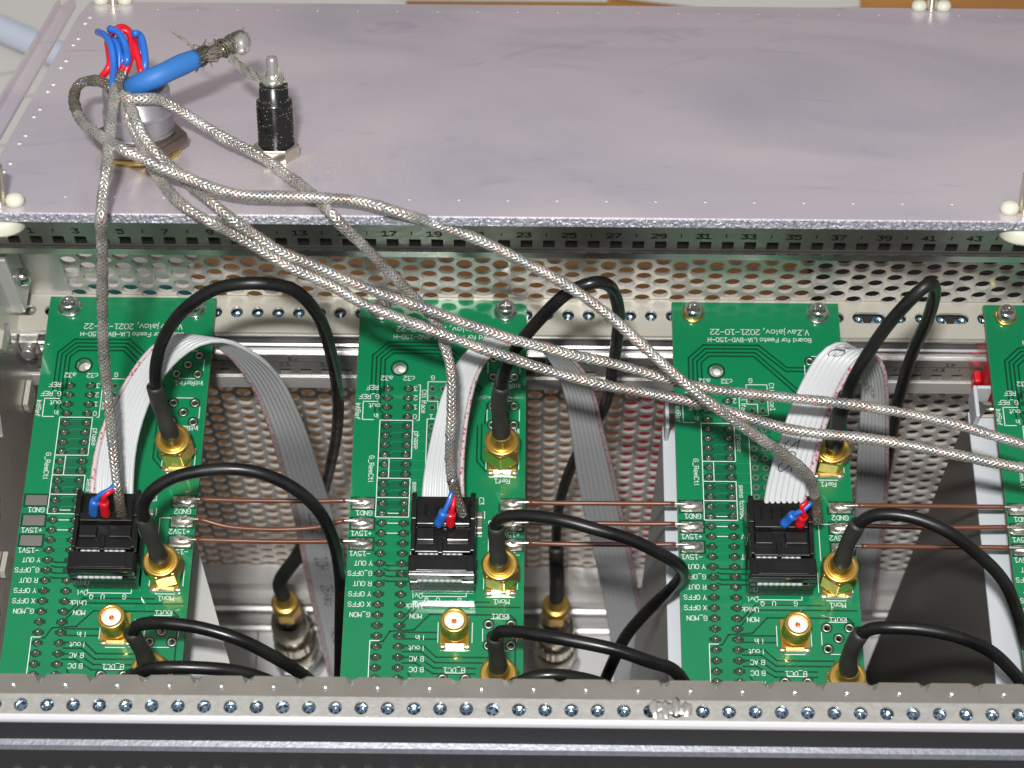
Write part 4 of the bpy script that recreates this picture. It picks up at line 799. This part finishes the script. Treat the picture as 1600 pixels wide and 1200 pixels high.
coax('black coax cable barely showing above the near rail below the second gap', X2+JX+3, -48, 0, [(800, 1085, 14), (802, 1076, 17), (806, 1070, 19)],
    [(815, 1063, 20), (850, 1055, 22), (900, 1056, 21), (940, 1068, 17), (980, 1095, 8)])
coax('black coax hairpin loop above the third gap, right of the print-marked ribbon', X3+JX, 20.2, 0, [(1306, 688, 19), (1311, 650, 26), (1322, 618, 33)],
    [(1328, 603, 37), (1352, 563, 45), (1388, 510, 55), (1425, 463, 63), (1448, 441, 66), (1460, 443, 63), (1459, 465, 56), (1447, 500, 44), (1430, 545, 27), (1416, 585, 10), (1405, 625, -8), (1396, 670, -28), (1385, 730, -55), (1370, 820, -95)])
coax('black coax cable arching from the third board and dropping past the rightmost board', X3+JX, -10.3, 0, [(1318, 868, 17), (1327, 843, 22), (1341, 818, 27)],
    [(1352, 808, 29), (1378, 802, 31), (1420, 805, 32), (1475, 827, 31), (1527, 862, 27), (1567, 905, 20), (1588, 950, 12), (1600, 1000, 2), (1610, 1060, -14)])
coax('black coax cable from the lowest plug of the third board, over the dark module', X3+JX, -36.7, 0, [(1325, 1033, 17), (1332, 1010, 22), (1346, 989, 26)],
    [(1356, 982, 28), (1385, 978, 30), (1440, 981, 31), (1500, 995, 30), (1550, 1020, 27), (1590, 1055, 21), (1620, 1095, 12)])
# ================================================================== MODULES UNDER THE BOARDS
def module(label, x0, x1, yb, sm='modside'):
    th = thing('plug_in_module', label, 'module', (x0, 0, -194.9), 'grey metal modules behind the boards')
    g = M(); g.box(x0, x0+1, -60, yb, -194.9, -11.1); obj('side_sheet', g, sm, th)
    g = M(); g.box(x0-.1, x1, -60, yb, -11, -10); obj('rear_flange', g, 'modlip', th, bevel=.3)
    g = M(); g.box(x0+.2, x0+1.2, yb-5, yb+3.5, -10, -3); g.box(x0+1.2, x0+5, yb+2.6, yb+3.5, -9.9, -3); obj('end_bracket', g, 'modlip', th, bevel=.3)
    g = M(); g.lathe([(1.9, 0), (1.9, 9), (1.4, 9.2), (.001, 9.2)], (x0+1.2, yb-.5, -8), (1, 0, 0), n=16); obj('spacer', g, 'nickel', th)
    g = M(); g.box(x0-.3, x0-.02, -20.2, -19.7, -194, -150); obj('seam', g, 'wallw', th)
    return th
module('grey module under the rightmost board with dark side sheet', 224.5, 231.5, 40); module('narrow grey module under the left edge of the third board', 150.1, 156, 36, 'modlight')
g = M(); g.box(229.6, 234, 47, 53.4, -24, -6); g.box(227.6, 229.5, 50, 53.4, -17, -13); o = obj('card_guide', g, 'redpl', bevel=.6); top(o, 'red plastic card guide end beside the rightmost board', 'card guide')
# ================================================================== THINGS ON THE TABLE
def sheet(label, poly, z, matn='paper', cat='paper sheet', th_=.6):
    g = holed(poly, [], z, z+th_); o = obj('paper_sheet', g, matn); top(o, label, cat); return o
sheet('large pale paper sheet under the white cable at upper left', [(-400, 150), (-22, 140), (-2, 262), (66, 330), (72, 700), (-420, 700)], -231.5)
sheet('white paper strip beyond the middle of the panel', [(60, 345.5), (148, 345.5), (148, 700), (60, 700)], -230.5)
g = [(150, 347.5), (190, 342), (215, 341), (250, 343.5), (250, 600), (150, 600)]; sheet('pale curved paper beyond the panel right of centre', g, -230.2)
o = bpy.data.objects['paper_sheet']; g = M()
for (x0, y0_, x1, y1_) in ((-110, 292, -78, 297), (-118, 268, -86, 273), (-104, 305, -84, 309), (-120, 240, -92, 247)): line(g, [(x0, y0_), (x1, y1_)], .8, -230.85)
obj('faint_print_line', g, 'pline', o, kind='stuff')
g = M(); g.tube(spline([V((-240, 380, -224)), V((-120, 336, -224)), V((-60, 306, -224)), V((-10, 270, -224)), V((20, 230, -225))], 6), 5.5, 16); o = obj('white_cable', g, 'wcable'); top(o, 'thick white cable lying on the paper at upper left', 'cable')
g = M(); g.box(-70, -6, 186, 206, -230.8, -224); o = obj('folder', g, 'teal', bevel=1); top(o, 'teal folder seen through the holes of the perforated wall at left', 'folder')
g = M(); g.box(222, 400, 96, 296, -231.9, -205); o = obj('storage_box', g, 'darkobj', bevel=2); top(o, 'dark box seen through the right part of the perforated wall', 'box')
g = M(); g.box(151, 172, 90, 160, -231.9, -215); o = obj('storage_box', g, 'redpl', bevel=2); top(o, 'red box glimpsed through the wall between second and third boards', 'box')
